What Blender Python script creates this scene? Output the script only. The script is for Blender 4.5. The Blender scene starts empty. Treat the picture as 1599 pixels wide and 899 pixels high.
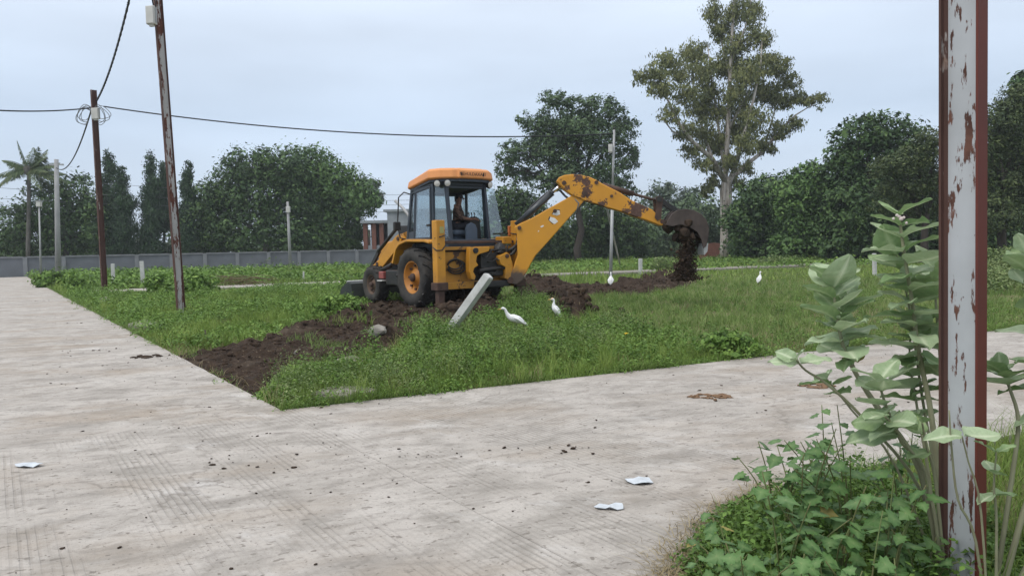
import bpy, bmesh, math, random
import numpy as np
from mathutils import Vector, Matrix, noise as mnoise

R_ = math.radians
scene = bpy.context.scene
COL = scene.collection
random.seed(7)
rng = np.random.default_rng(11)

# ------------------------------------------------------------------ camera
F_PX, CXP, CYP, CAM_H = 1180.0, 799.5, 449.5, 1.5
PITCH, ROLL = R_(3.08), R_(1.2)
_f = Vector((0, math.cos(PITCH), -math.sin(PITCH)))
_u0 = Vector((0, math.sin(PITCH), math.cos(PITCH)))
_r = Vector((1, 0, 0)) * math.cos(ROLL) - _u0 * math.sin(ROLL)
_u = _u0 * math.cos(ROLL) + Vector((1, 0, 0)) * math.sin(ROLL)
CAM = Vector((0, 0, CAM_H))
cam_data = bpy.data.cameras.new('camera')
cam = bpy.data.objects.new('camera', cam_data)
COL.objects.link(cam)
mw = Matrix((( _r.x, _u.x, -_f.x, 0), (_r.y, _u.y, -_f.y, 0), (_r.z, _u.z, -_f.z, CAM_H), (0, 0, 0, 1)))
cam.matrix_world = mw
cam_data.sensor_width = 36
cam_data.lens = F_PX / 1599 * 36
cam_data.clip_start = 0.05
cam_data.clip_end = 3000
scene.camera = cam

# ------------------------------------------------------------------ sky, sun, exposure
SUN_EL, SUN_AZ = R_(56), R_(-128)
world = bpy.data.worlds.new('World')
scene.world = world
world.use_nodes = True
wn, wl = world.node_tree.nodes, world.node_tree.links
wn.clear()
w_out = wn.new('ShaderNodeOutputWorld')
w_bg = wn.new('ShaderNodeBackground')
w_sky = wn.new('ShaderNodeTexSky')
w_sky.sky_type = 'NISHITA'
w_sky.sun_disc = False
w_sky.sun_elevation = SUN_EL
w_sky.sun_rotation = SUN_AZ
w_sky.dust_density = 3.0
w_bg.inputs['Strength'].default_value = 0.10
# overcast layer: even cloud deck, a little brighter towards the zenith, faint cloud mottling
w_tc = wn.new('ShaderNodeTexCoord')
w_sep = wn.new('ShaderNodeSeparateXYZ')
w_ramp = wn.new('ShaderNodeValToRGB')
w_map = wn.new('ShaderNodeMapping')
w_map.inputs['Scale'].default_value = (1.2, 1.2, 5.0)
w_noi = wn.new('ShaderNodeTexNoise')
w_noi.inputs['Scale'].default_value = 1.6
w_noi.inputs['Detail'].default_value = 4
w_nr = wn.new('ShaderNodeMapRange')
w_nr.inputs['From Min'].default_value = 0.3
w_nr.inputs['From Max'].default_value = 0.7
w_nr.inputs['To Min'].default_value = 0.89
w_nr.inputs['To Max'].default_value = 1.13
w_mul = wn.new('ShaderNodeVectorMath'); w_mul.operation = 'SCALE'
w_mix = wn.new('ShaderNodeMixRGB'); w_mix.inputs['Fac'].default_value = 0.93
el = w_ramp.color_ramp.elements
el[0].position = 0.0; el[0].color = (5.2, 6.0, 7.0, 1)
el[1].position = 1.0; el[1].color = (11.0, 11.0, 11.0, 1)
e = el.new(0.16); e.color = (4.95, 5.95, 7.3, 1)
e = el.new(0.38); e.color = (7.1, 7.85, 9.0, 1)
wl.new(w_tc.outputs['Generated'], w_sep.inputs[0])
wl.new(w_sep.outputs['Z'], w_ramp.inputs['Fac'])
wl.new(w_tc.outputs['Generated'], w_map.inputs['Vector'])
wl.new(w_map.outputs['Vector'], w_noi.inputs['Vector'])
wl.new(w_noi.outputs['Fac'], w_nr.inputs['Value'])
wl.new(w_ramp.outputs['Color'], w_mul.inputs[0])
wl.new(w_nr.outputs['Result'], w_mul.inputs['Scale'])
wl.new(w_sky.outputs['Color'], w_mix.inputs['Color1'])
wl.new(w_mul.outputs['Vector'], w_mix.inputs['Color2'])
wl.new(w_mix.outputs['Color'], w_bg.inputs['Color'])
wl.new(w_bg.outputs['Background'], w_out.inputs['Surface'])

sun_d = bpy.data.lights.new('sun', 'SUN')
sun_d.energy = 1.3
sun_d.angle = R_(25)
sun_d.color = (1.0, 0.97, 0.93)
sun = bpy.data.objects.new('sun', sun_d)
COL.objects.link(sun)
_sd = Vector((math.sin(SUN_AZ) * math.cos(SUN_EL), math.cos(SUN_AZ) * math.cos(SUN_EL), math.sin(SUN_EL)))
sun.rotation_euler = (-_sd).to_track_quat('-Z', 'Y').to_euler()
sun.location = _sd * 50

scene.render.engine = 'CYCLES'
vs = scene.view_settings
vs.view_transform = 'Standard'
vs.look = 'None'
vs.exposure = 0.38
vs.gamma = 1.0
vs.use_curve_mapping = False

# ------------------------------------------------------------------ survey helpers: photo bearing + distance -> place
def ray(px, py):
    return _f + _r * ((px - CXP) / F_PX) + _u * ((CYP - py) / F_PX)
def G(px, py, z=0.0):
    d = ray(px, py); t = (z - CAM_H) / d.z
    return CAM + d * t
def atY(px, py, Y):
    d = ray(px, py)
    return CAM + d * (Y / d.y)
def pxm(Y):
    return F_PX / Y

# ------------------------------------------------------------------ materials
def lin(c):
    return tuple(((v / 255) / 12.92 if v / 255 <= .04045 else ((v / 255 + .055) / 1.055) ** 2.4) for v in c)
class NT:
    def __init__(s, name):
        s.m = bpy.data.materials.new(name); s.m.use_nodes = True
        s.n, s.l = s.m.node_tree.nodes, s.m.node_tree.links
        s.b = s.n['Principled BSDF']; s.out = s.n['Material Output']
        s.tc = s.n.new('ShaderNodeTexCoord')
    def inp(s, node, key, v):
        if hasattr(v, 'links'): s.l.new(v, node.inputs[key])
        else:
            if isinstance(v, tuple) and len(v) == 3 and node.inputs[key].type == 'RGBA': v = (*v, 1)
            node.inputs[key].default_value = v
    def co(s, scale=(1, 1, 1), rot=(0, 0, 0), src='Object'):
        m = s.n.new('ShaderNodeMapping')
        m.inputs['Scale'].default_value = scale; m.inputs['Rotation'].default_value = rot
        s.l.new(s.tc.outputs[src], m.inputs['Vector'])
        return m.outputs['Vector']
    def co2(s, rotz, scale):
        a = s.n.new('ShaderNodeMapping'); a.inputs['Rotation'].default_value = (0, 0, rotz)
        b = s.n.new('ShaderNodeMapping'); b.inputs['Scale'].default_value = scale
        s.l.new(s.tc.outputs['Object'], a.inputs['Vector']); s.l.new(a.outputs[0], b.inputs['Vector'])
        return b.outputs[0]
    def noise(s, scale, detail=4, rough=.55, vec=None, dist=0):
        t = s.n.new('ShaderNodeTexNoise')
        t.inputs['Scale'].default_value = scale; t.inputs['Detail'].default_value = detail
        t.inputs['Roughness'].default_value = rough; t.inputs['Distortion'].default_value = dist
        s.l.new(vec if vec is not None else s.tc.outputs['Object'], t.inputs['Vector'])
        return t.outputs['Fac']
    def voro(s, scale, vec=None):
        t = s.n.new('ShaderNodeTexVoronoi'); t.inputs['Scale'].default_value = scale
        s.l.new(vec if vec is not None else s.tc.outputs['Object'], t.inputs['Vector'])
        return t.outputs['Distance']
    def attr(s, name):
        a = s.n.new('ShaderNodeAttribute'); a.attribute_name = name
        return a.outputs['Fac']
    def rng(s, v, a, b, c=0., d=1., smooth=False):
        m = s.n.new('ShaderNodeMapRange'); m.clamp = True
        if smooth: m.interpolation_type = 'SMOOTHSTEP'
        s.inp(m, 'Value', v)
        for k, x in zip(('From Min', 'From Max', 'To Min', 'To Max'), (a, b, c, d)): m.inputs[k].default_value = x
        return m.outputs['Result']
    def math(s, op, a, b=0.):
        m = s.n.new('ShaderNodeMath'); m.operation = op
        s.inp(m, 0, a); s.inp(m, 1, b)
        return m.outputs[0]
    def mix(s, f, a, b):
        m = s.n.new('ShaderNodeMixRGB')
        s.inp(m, 'Fac', f); s.inp(m, 'Color1', a); s.inp(m, 'Color2', b)
        return m.outputs['Color']
    def ramp(s, f, stops):
        r = s.n.new('ShaderNodeValToRGB'); e = r.color_ramp.elements
        for i, (p, c) in enumerate(stops):
            k = e[i] if i < 2 else e.new(p)
            k.position = p; k.color = (*c, 1)
        s.inp(r, 'Fac', f)
        return r.outputs['Color']
    def bump(s, h, strength=.3, dist=.02):
        b = s.n.new('ShaderNodeBump'); b.inputs['Strength'].default_value = strength
        b.inputs['Distance'].default_value = dist
        s.inp(b, 'Height', h); s.l.new(b.outputs['Normal'], s.b.inputs['Normal'])
    def done(s, col, rough=.7, spec=.3, metal=0.):
        s.inp(s.b, 'Base Color', col); s.inp(s.b, 'Roughness', rough)
        s.b.inputs['Specular IOR Level'].default_value = spec
        s.b.inputs['Metallic'].default_value = metal
        return s.m

def simple(name, c, c2=None, scale=8, rough=.7, spec=.3, metal=0., bump=0., detail=5):
    t = NT(name)
    if c2 is None: c2 = tuple(v * .7 for v in c)
    n = t.noise(scale, detail)
    if bump: t.bump(n, bump, .01)
    return t.done(t.mix(t.rng(n, .3, .7), c, c2), rough, spec, metal)

def leafmat(name, stops, rough=.6, spec=.25, trans=0.):
    t = NT(name)
    col = t.ramp(t.attr('var'), stops)
    m = t.done(col, rough, spec)
    if trans:
        tr = t.n.new('ShaderNodeBsdfTranslucent'); mx = t.n.new('ShaderNodeMixShader')
        t.l.new(col, tr.inputs['Color']); mx.inputs['Fac'].default_value = trans
        t.l.new(t.b.outputs[0], mx.inputs[1]); t.l.new(tr.outputs[0], mx.inputs[2])
        t.l.new(mx.outputs[0], t.out.inputs['Surface'])
    return m

def paint_worn(name, paint, paint2, rust, rust2, amount, scale=3., rough=.45, spec=.4, mud=None, stretch=(1, 1, 1), fine=22):
    """paint that has chipped to rusty metal; amount 0..1"""
    t = NT(name)
    v = t.co(stretch)
    n1 = t.noise(scale, 6, .62, v); n2 = t.noise(fine, 4, .6, v)
    k = t.math('ADD', t.math('MULTIPLY', n1, .8), t.math('MULTIPLY', n2, .2))
    th = .72 - amount * .5
    mask = t.rng(k, th, th + .025)
    dirt = t.rng(t.noise(1.7, 5, .6), .35, .75)
    p = t.mix(dirt, paint, paint2)
    r = t.mix(t.rng(t.noise(14, 4), .35, .65), rust, rust2)
    col = t.mix(mask, p, r)
    t.bump(t.math('MULTIPLY', mask, -1.), .25, .004)
    if mud is not None:      # caked mud up to a height (the lower ends stand in wet soil)
        z0, z1, mc = mud
        sp = t.n.new('ShaderNodeSeparateXYZ'); t.l.new(t.tc.outputs['Object'], sp.inputs[0])
        zz = t.math('ADD', sp.outputs['Z'], t.math('MULTIPLY', t.math('SUBTRACT', t.noise(5, 5), .5), .5))
        col = t.mix(t.rng(zz, z0, z1, 1., 0.), col, mc)
    return t.done(col, t.mix(mask, (rough,) * 3, (.85,) * 3), spec)

MAT = {}
# --- concrete road
def road_mat(name, tined):
    t = NT(name)
    W = t.tc.outputs['Object']
    base = t.ramp(t.noise(.9, 6, .6), [(0.25, (.37, .335, .30)), (.55, (.465, .428, .39)), (.8, (.53, .495, .455))])
    fine = t.noise(55, 5, .7)
    base = t.mix(t.rng(fine, .35, .7, 0, .5), base, (.33, .31, .285))
    # long dirt smears roughly along the cross road, grey silt, brown mud stains
    sv = t.co2(R_(-20), (1, 1.9, 1))
    smear = t.noise(1.7, 7, .68, sv, .4)
    base = t.mix(t.rng(smear, .46, .65, 0, .72), base, (.235, .215, .19))
    sm2 = t.noise(4.6, 6, .7, sv, .6)
    base = t.mix(t.rng(sm2, .51, .65, 0, .58), base, (.22, .20, .18))
    brown = t.noise(.45, 5, .6, sv)
    base = t.mix(t.rng(brown, .50, .68, 0, .6), base, (.27, .215, .16))
    pale = t.noise(1.1, 6, .7, t.co2(R_(25), (1, 2.2, 1)))
    base = t.mix(t.rng(pale, .58, .72, 0, .55), base, (.58, .56, .54))
    # scattered dark flecks of trodden soil
    fv = t.co2(R_(-15), (1, 1.8, 1))
    fl = t.noise(9, 3, .6, fv)
    base = t.mix(t.rng(fl, .625, .67, 0, .7), base, (.16, .14, .12))
    fl2 = t.noise(24, 2, .5)
    base = t.mix(t.rng(fl2, .655, .69, 0, .7), base, (.13, .11, .095))
    fl3 = t.noise(70, 3, .6)
    base = t.mix(t.rng(fl3, .60, .68, 0, .55), base, (.17, .15, .13))
    gr = t.noise(3.3, 8, .78)
    base = t.mix(t.rng(gr, .50, .64, 0, .45), base, (.25, .23, .205))
    # branching hairline cracks
    vo = t.n.new('ShaderNodeTexVoronoi'); vo.feature = 'DISTANCE_TO_EDGE'; vo.inputs['Scale'].default_value = .32
    wv = t.n.new('ShaderNodeVectorMath'); wv.operation = 'ADD'
    nz = t.n.new('ShaderNodeTexNoise'); nz.inputs['Scale'].default_value = 2.5; nz.inputs['Detail'].default_value = 6
    t.l.new(W, nz.inputs['Vector'])
    ns = t.n.new('ShaderNodeVectorMath'); ns.operation = 'SCALE'; ns.inputs['Scale'].default_value = .5
    t.l.new(nz.outputs['Color'], ns.inputs[0]); t.l.new(W, wv.inputs[0]); t.l.new(ns.outputs[0], wv.inputs[1])
    t.l.new(wv.outputs[0], vo.inputs['Vector'])
    cm = t.math('MULTIPLY', t.rng(vo.outputs['Distance'], .0, .006, 1, 0), t.rng(t.noise(.5, 2), .52, .6))
    base = t.mix(t.math('MULTIPLY', cm, .6), base, (.17, .15, .13))
    h = t.math('ADD', t.math('MULTIPLY', fine, .6), t.math('MULTIPLY', t.noise(7, 6, .7), 1.0))
    if tined:    # broom / tine grooves across the slab
        wv2 = t.n.new('ShaderNodeTexWave'); wv2.wave_type = 'BANDS'; wv2.bands_direction = 'X'; wv2.wave_profile = 'SIN'
        wv2.inputs['Scale'].default_value = 7.4
        wv2.inputs['Distortion'].default_value = .5; wv2.inputs['Detail'].default_value = 2
        wv2.inputs['Detail Scale'].default_value = .6
        m = t.n.new('ShaderNodeMapping'); m.inputs['Rotation'].default_value = (0, 0, R_(-34.4))
        t.l.new(W, m.inputs['Vector']); t.l.new(m.outputs[0], wv2.inputs['Vector'])
        # grooves stay open in bands (one pass of the rake each), elsewhere they are worn full
        bandv = t.co2(R_(-34.4), (2.2, .25, 1))
        band = t.math('MULTIPLY', t.rng(t.noise(1.15, 4, .6, bandv), .45, .58), t.rng(t.noise(1.3, 4, .6), .34, .52))
        g = t.math('MULTIPLY', t.rng(wv2.outputs['Fac'], .10, .42, 1, 0), band)
        base = t.mix(t.math('MULTIPLY', g, .33), base, (.21, .185, .16))
        h = t.math('SUBTRACT', h, t.math('MULTIPLY', g, .8))
    t.bump(h, .55, .012)
    return t.done(base, .9, .2)
MAT['road'] = road_mat('road concrete', False)
MAT['road_tined'] = road_mat('tined road concrete', True)
# --- field ground below the grass
t = NT('field earth and low grass')
n = t.noise(.5, 6, .6); n2 = t.noise(6, 6, .65)
c = t.mix(t.rng(n2, .35, .65), (.085, .115, .035), (.13, .135, .055))
c = t.mix(t.rng(n, .45, .62), c, (.15, .14, .07))
c = t.mix(t.rng(t.noise(14, 4, .6), .55, .68), c, (.07, .05, .033))
t.bump(n2, .6, .05)
MAT['field'] = t.done(c, .95, .1)
t = NT('dark dug soil')
n = t.noise(5, 8, .7)
c = t.mix(t.rng(n, .35, .68), (.024, .0165, .012), (.068, .047, .034))
c = t.mix(t.rng(t.noise(1.2, 5), .58, .72), c, (.115, .09, .068))
c = t.mix(t.rng(t.noise(30, 3), .62, .70), c, (.17, .13, .09))
t.bump(t.noise(18, 8, .75), .9, .05)
MAT['soil'] = t.done(c, .95, .12)
MAT['clod'] = simple('soil clods', (.026, .018, .013), (.072, .050, .036), 9, .95, .1, bump=.6)
MAT['gravel'] = simple('gravel track', (.30, .28, .25), (.19, .17, .15), 14, .95, .1, bump=.5)
MAT['stone'] = simple('pale field stone', (.30, .28, .25), (.17, .155, .13), 7, .9, .2, bump=.5)
MAT['post_conc'] = simple('cast concrete post', (.55, .55, .53), (.42, .42, .40), 9, .85, .2, bump=.2)
MAT['wall_panel'] = simple('weathered wall panel', (.175, .185, .205), (.125, .132, .145), .7, .9, .15)
MAT['wall_pillar'] = simple('wall pillar concrete', (.25, .255, .27), (.18, .185, .195), 1.3, .9, .15)
# --- steel poles
MAT['beam_white'] = paint_worn('chipped white paint', (.47, .49, .51), (.33, .34, .35), (.07, .032, .024), (.15, .07, .05), .34, 15, .5, .35, stretch=(1.2, 1.2, .30), fine=55)
MAT['beam_red'] = paint_worn('red oxide flange', (.135, .032, .022), (.085, .024, .018), (.28, .22, .20), (.06, .022, .016), .22, 5, .6, .3, stretch=(1, 1, .35))
MAT['rust_pole'] = paint_worn('old rusty flange', (.10, .052, .042), (.062, .036, .030), (.42, .40, .38), (.20, .13, .10), .30, 3.4, .8, .2, stretch=(1, 1, .3))
MAT['peeling'] = paint_worn('peeling white web', (.46, .45, .44), (.36, .345, .33), (.085, .032, .024), (.15, .06, .04), .42, 3.2, .7, .25, stretch=(1.5, 1.5, .4))
MAT['galv'] = simple('dull galvanised pipe', (.40, .41, .41), (.30, .30, .30), 4, .55, .4, .3)
MAT['pole_conc'] = simple('grey concrete pole', (.36, .36, .36), (.27, .27, .27), 2, .9, .2)
MAT['box_grey'] = simple('pale junction box', (.58, .57, .54), (.48, .47, .44), 3, .6, .3)
MAT['cable'] = simple('black cable', (.018, .02, .024), (.03, .032, .036), 4, .6, .3)
MAT['thin_wire'] = simple('grey wire', (.12, .125, .13), (.16, .165, .17), 4, .5, .4)
# --- machine
YEL, YEL2 = (.60, .275, .022), (.44, .195, .022)
MAT['yellow'] = paint_worn('worn yellow paint', YEL, YEL2, (.085, .045, .032), (.14, .075, .045), .22, 6, .42, .4, mud=(.34, .80, (.15, .085, .045)))
MAT['boom_yellow'] = paint_worn('boom yellow paint', YEL, (.52, .24, .025), (.10, .05, .035), (.15, .08, .05), .07, 2.2, .4, .4, mud=(.68, .90, (.085, .06, .047)))
MAT['dipper_yellow'] = paint_worn('dipper chipped yellow paint', YEL, (.50, .225, .022), (.075, .04, .031), (.115, .065, .05), .42, 1.9, .42, .4)
MAT['dirty_yellow'] = paint_worn('muddy yellow paint', (.42, .20, .025), (.26, .13, .03), (.065, .04, .028), (.10, .06, .04), .34, 2.6, .6, .3)
MAT['roof_orange'] = simple('sun faded orange roof', (.72, .30, .105), (.62, .25, .08), 2.5, .45, .35)
MAT['cab_navy'] = simple('blue black cab frame', (.022, .030, .042), (.032, .042, .056), 3, .4, .45)
MAT['black'] = simple('greasy black steel', (.014, .014, .015), (.03, .027, .024), 6, .5, .4)
MAT['ram'] = simple('dark ram barrel', (.025, .03, .035), (.045, .048, .05), 4, .35, .5)
MAT['chrome'] = simple('bright ram rod', (.75, .76, .77), (.65, .66, .68), 3, .15, .5, 1.)
MAT['rubber'] = simple('dusty tyre rubber', (.028, .028, .028), (.075, .068, .060), 3.2, .85, .2, bump=.2)
MAT['rim'] = paint_worn('orange wheel rim', (.50, .20, .025), (.36, .15, .03), (.12, .06, .04), (.17, .09, .06), .17, 4, .5, .35)
MAT['rim_dirty'] = simple('muddy wheel rim', (.15, .10, .07), (.10, .07, .055), 5, .8, .2)
MAT['rust_steel'] = simple('rusty brown steel', (.10, .058, .042), (.052, .032, .026), 6, .7, .3, bump=.3)
MAT['bucket_steel'] = simple('worn bucket steel', (.085, .065, .056), (.045, .033, .028), 5, .6, .4, .2, bump=.4)
MAT['seat_blue'] = simple('blue grey seat vinyl', (.085, .11, .15), (.07, .09, .12), 4, .6, .3)
MAT['red_box'] = simple('faded red box', (.33, .055, .045), (.25, .10, .09), 7, .6, .3)
MAT['bucket_grey'] = simple('dark grey loader bucket', (.035, .042, .038), (.022, .026, .025), 4, .6, .35)
MAT['white_mark'] = simple('white decal film', (.74, .74, .72), (.62, .60, .56), 9, .5, .3)
MAT['dark_mark'] = simple('dark decal ink', (.03, .022, .018), (.045, .03, .022), 9, .5, .3)
MAT['lamp_glass'] = simple('work lamp lens', (.62, .60, .56), (.5, .48, .45), 6, .2, .5)
MAT['amber'] = simple('amber lamp lens', (.62, .20, .05), (.5, .15, .04), 6, .3, .5)
t = NT('cab window glass')
tr = t.n.new('ShaderNodeBsdfTransparent'); tr.inputs['Color'].default_value = (.80, .86, .87, 1)
gl = t.n.new('ShaderNodeBsdfGlossy'); gl.inputs['Roughness'].default_value = .06; gl.inputs['Color'].default_value = (.9, .95, 1, 1)
di = t.n.new('ShaderNodeBsdfDiffuse'); di.inputs['Color'].default_value = (.45, .47, .47, 1)
lw = t.n.new('ShaderNodeLayerWeight'); lw.inputs['Blend'].default_value = .35
m1 = t.n.new('ShaderNodeMixShader'); m2 = t.n.new('ShaderNodeMixShader')
t.l.new(t.rng(lw.outputs['Fresnel'], 0, 1, .08, .6), m1.inputs['Fac']); t.l.new(tr.outputs[0], m1.inputs[1]); t.l.new(gl.outputs[0], m1.inputs[2])
t.l.new(t.rng(t.noise(3, 4), .35, .75, .015, .08), m2.inputs['Fac']); t.l.new(m1.outputs[0], m2.inputs[1]); t.l.new(di.outputs[0], m2.inputs[2])
t.l.new(m2.outputs[0], t.out.inputs['Surface'])
MAT['glass'] = t.m
# --- person, birds
MAT['skin'] = simple('brown skin', (.17, .085, .055), (.14, .07, .045), 8, .6, .3)
t = NT('checked dark shirt'); c = t.mix(t.rng(t.noise(16, 3), .45, .55), (.045, .030, .026), (.12, .075, .055)); MAT['shirt'] = t.done(c, .9, .1)
MAT['trouser'] = simple('dark trousers', (.020, .021, .026), (.03, .03, .036), 8, .9, .1)
MAT['hair'] = simple('black hair', (.008, .007, .007), (.015, .013, .012), 20, .6, .3)
MAT['feather'] = simple('white feathers', (.80, .80, .79), (.70, .70, .69), 30, .8, .15, bump=.2)
MAT['buff'] = simple('buff feathers', (.62, .36, .19), (.70, .50, .34), 20, .8, .15)
MAT['bill'] = simple('yellow bill', (.60, .42, .12), (.5, .33, .1), 10, .5, .3)
MAT['bird_leg'] = simple('dark bird leg', (.05, .05, .045), (.09, .085, .06), 10, .6, .3)
MAT['bird_eye'] = simple('bird eye', (.01, .01, .01), (.02, .02, .02), 5, .2, .5)
# --- plants
MAT['bark'] = simple('dark tree bark', (.075, .062, .052), (.045, .038, .033), 5, .9, .15, bump=.5)
MAT['bark_pale'] = simple('greyish tree bark', (.17, .15, .135), (.11, .095, .085), 5, .9, .15, bump=.4)
t = NT('peeling eucalyptus bark')
n = t.noise(2.2, 6, .65, t.co((2.5, 2.5, .35)))
MAT['bark_euc'] = t.done(t.ramp(n, [(.34, (.11, .085, .07)), (.48, (.36, .32, .28)), (.7, (.55, .52, .48))]), .85, .2)
MAT['bark_palm'] = simple('palm trunk bark', (.16, .15, .135), (.10, .092, .082), 3, .9, .15, bump=.4)
MAT['lf_dark'] = leafmat('dark glossy leaves', [(0, (0.0290, 0.0585, 0.0220)), (.5, (0.0551, 0.1040, 0.0340)), (1, (0.1087, 0.1755, 0.0500))])
MAT['lf_mid'] = leafmat('mid green leaves', [(0, (0.0420, 0.0850, 0.0266)), (.5, (0.0840, 0.1562, 0.0437)), (1, (0.1540, 0.2500, 0.0665))])
MAT['lf_ashoka'] = leafmat('very dark mast tree leaves', [(0, (0.0143, 0.0350, 0.0170)), (.5, (0.0273, 0.0587, 0.0260)), (1, (0.0546, 0.1000, 0.0380))])
MAT['lf_feather'] = leafmat('feathery grey green leaves', [(0, (0.0468, 0.0816, 0.0420)), (.5, (0.0806, 0.1296, 0.0600)), (1, (0.1300, 0.1920, 0.0800))])
MAT['lf_euc'] = leafmat('olive eucalyptus leaves', [(0, (0.0688, 0.0864, 0.0340)), (.5, (0.1313, 0.1500, 0.0520)), (1, (0.2250, 0.2280, 0.0800))])
MAT['lf_thorn'] = leafmat('thorn tree leaves', [(0, (0.0270, 0.0450, 0.0180)), (.5, (0.0567, 0.0825, 0.0300)), (1, (0.1148, 0.1438, 0.0480))])
MAT['lf_far'] = leafmat('haze tinted far leaves', [(0, (0.0660, 0.0945, 0.0675)), (.5, (0.0935, 0.1313, 0.0855)), (1, (0.1430, 0.1785, 0.1080))])  # distance haze is mixed into these greens, paler and bluer
MAT['lf_palm'] = leafmat('palm leaflets', [(0, (0.0300, 0.0588, 0.0216)), (.5, (0.0675, 0.1050, 0.0384)), (1, (0.1650, 0.1750, 0.0720))])
MAT['weed'] = leafmat('lush weed leaves', [(0, (0.0624, 0.1155, 0.0228)), (.5, (0.1260, 0.2255, 0.0437)), (1, (0.2400, 0.3630, 0.0808))], trans=.2)
MAT['weed_grey'] = leafmat('grey green weed leaves', [(0, (0.0517, 0.0880, 0.0266)), (.5, (0.1150, 0.1705, 0.0522)), (1, (0.2530, 0.2970, 0.1235))], trans=.15)
MAT['grass'] = leafmat('field grass blades', [(0, (0.0662, 0.1207, 0.0247)), (.45, (0.1372, 0.2185, 0.0522)), (.8, (0.2223, 0.2990, 0.0902)), (1, (0.3216, 0.3565, 0.1520))], trans=.2)
MAT['grass_lush'] = leafmat('lush grass blades', [(0, (0.0840, 0.1400, 0.0238)), (.5, (0.1740, 0.2632, 0.0522)), (1, (0.3120, 0.3864, 0.1045))], trans=.2)
MAT['grass_dry'] = leafmat('dry grass blades', [(0, (.13, .10, .05)), (.5, (.24, .19, .10)), (1, (.38, .31, .18))], trans=.1)
def big_leaf(name, a, b, vein, gloss=.5):
    t = NT(name)
    oi = t.n.new('ShaderNodeObjectInfo')
    c = t.mix(oi.outputs['Random'], a, b)
    c = t.mix(t.rng(t.noise(7, 4), .4, .7, 0, .3), c, tuple(v * .6 for v in a))
    c = t.mix(t.math('MULTIPLY', t.attr('vein'), .8), c, vein)
    c = t.mix(t.rng(t.noise(26, 3), .66, .70, 0, .6), c, (.12, .10, .05))
    c = t.mix(t.rng(t.noise(4, 3), .62, .74, 0, .35), c, (.38, .36, .18))
    m = t.done(c, gloss, .35)
    tr = t.n.new('ShaderNodeBsdfTranslucent'); mx = t.n.new('ShaderNodeMixShader'); mx.inputs['Fac'].default_value = .28
    t.l.new(c, tr.inputs['Color']); t.l.new(t.b.outputs[0], mx.inputs[1]); t.l.new(tr.outputs[0], mx.inputs[2])
    t.l.new(mx.outputs[0], t.out.inputs['Surface'])
    return m
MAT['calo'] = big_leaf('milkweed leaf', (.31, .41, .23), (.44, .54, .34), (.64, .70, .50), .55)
MAT['calo_dark'] = big_leaf('darker green milkweed leaf', (.22, .33, .15), (.31, .42, .20), (.46, .55, .32), .5)  # deeper green leaf tone, picked at random per leaf
MAT['calo_old'] = big_leaf('yellowing milkweed leaf', (.42, .30, .10), (.30, .31, .09), (.5, .42, .2), .6)
MAT['vine'] = big_leaf('lobed weed leaf', (.058, .14, .040), (.125, .25, .072), (.22, .33, .13), .5)
MAT['vine_old'] = big_leaf('yellow lobed leaf', (.38, .33, .08), (.30, .24, .07), (.4, .36, .15), .6)
MAT['stem_calo'] = simple('pale plant stem', (.26, .27, .17), (.20, .19, .12), 9, .7, .2)
MAT['stem_vine'] = simple('green weed stem', (.12, .17, .06), (.15, .13, .06), 9, .7, .2)
MAT['flower'] = simple('pale flower buds', (.62, .58, .52), (.55, .45, .45), 9, .6, .2)
MAT['flower_y'] = simple('yellow petals', (.85, .60, .05), (.75, .5, .04), 9, .6, .2)
MAT['paper'] = simple('crumpled pale paper', (.58, .62, .66), (.44, .47, .50), 15, .8, .2, bump=.3)
MAT['brick'] = simple('bare red brick', (.21, .095, .068), (.145, .07, .055), 6, .9, .1, bump=.3)
MAT['bld_conc'] = simple('raw grey building concrete', (.31, .33, .345), (.22, .235, .25), 1.2, .9, .15)
MAT['opening_shade'] = simple('unlit room', (.05, .045, .045), (.03, .03, .03), 3, .9, .1)  # near-black colour stands in for the shade inside room and windows
MAT['dung'] = simple('dried brown dung', (.20, .125, .075), (.15, .095, .06), 14, .95, .1, bump=.6)

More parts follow.
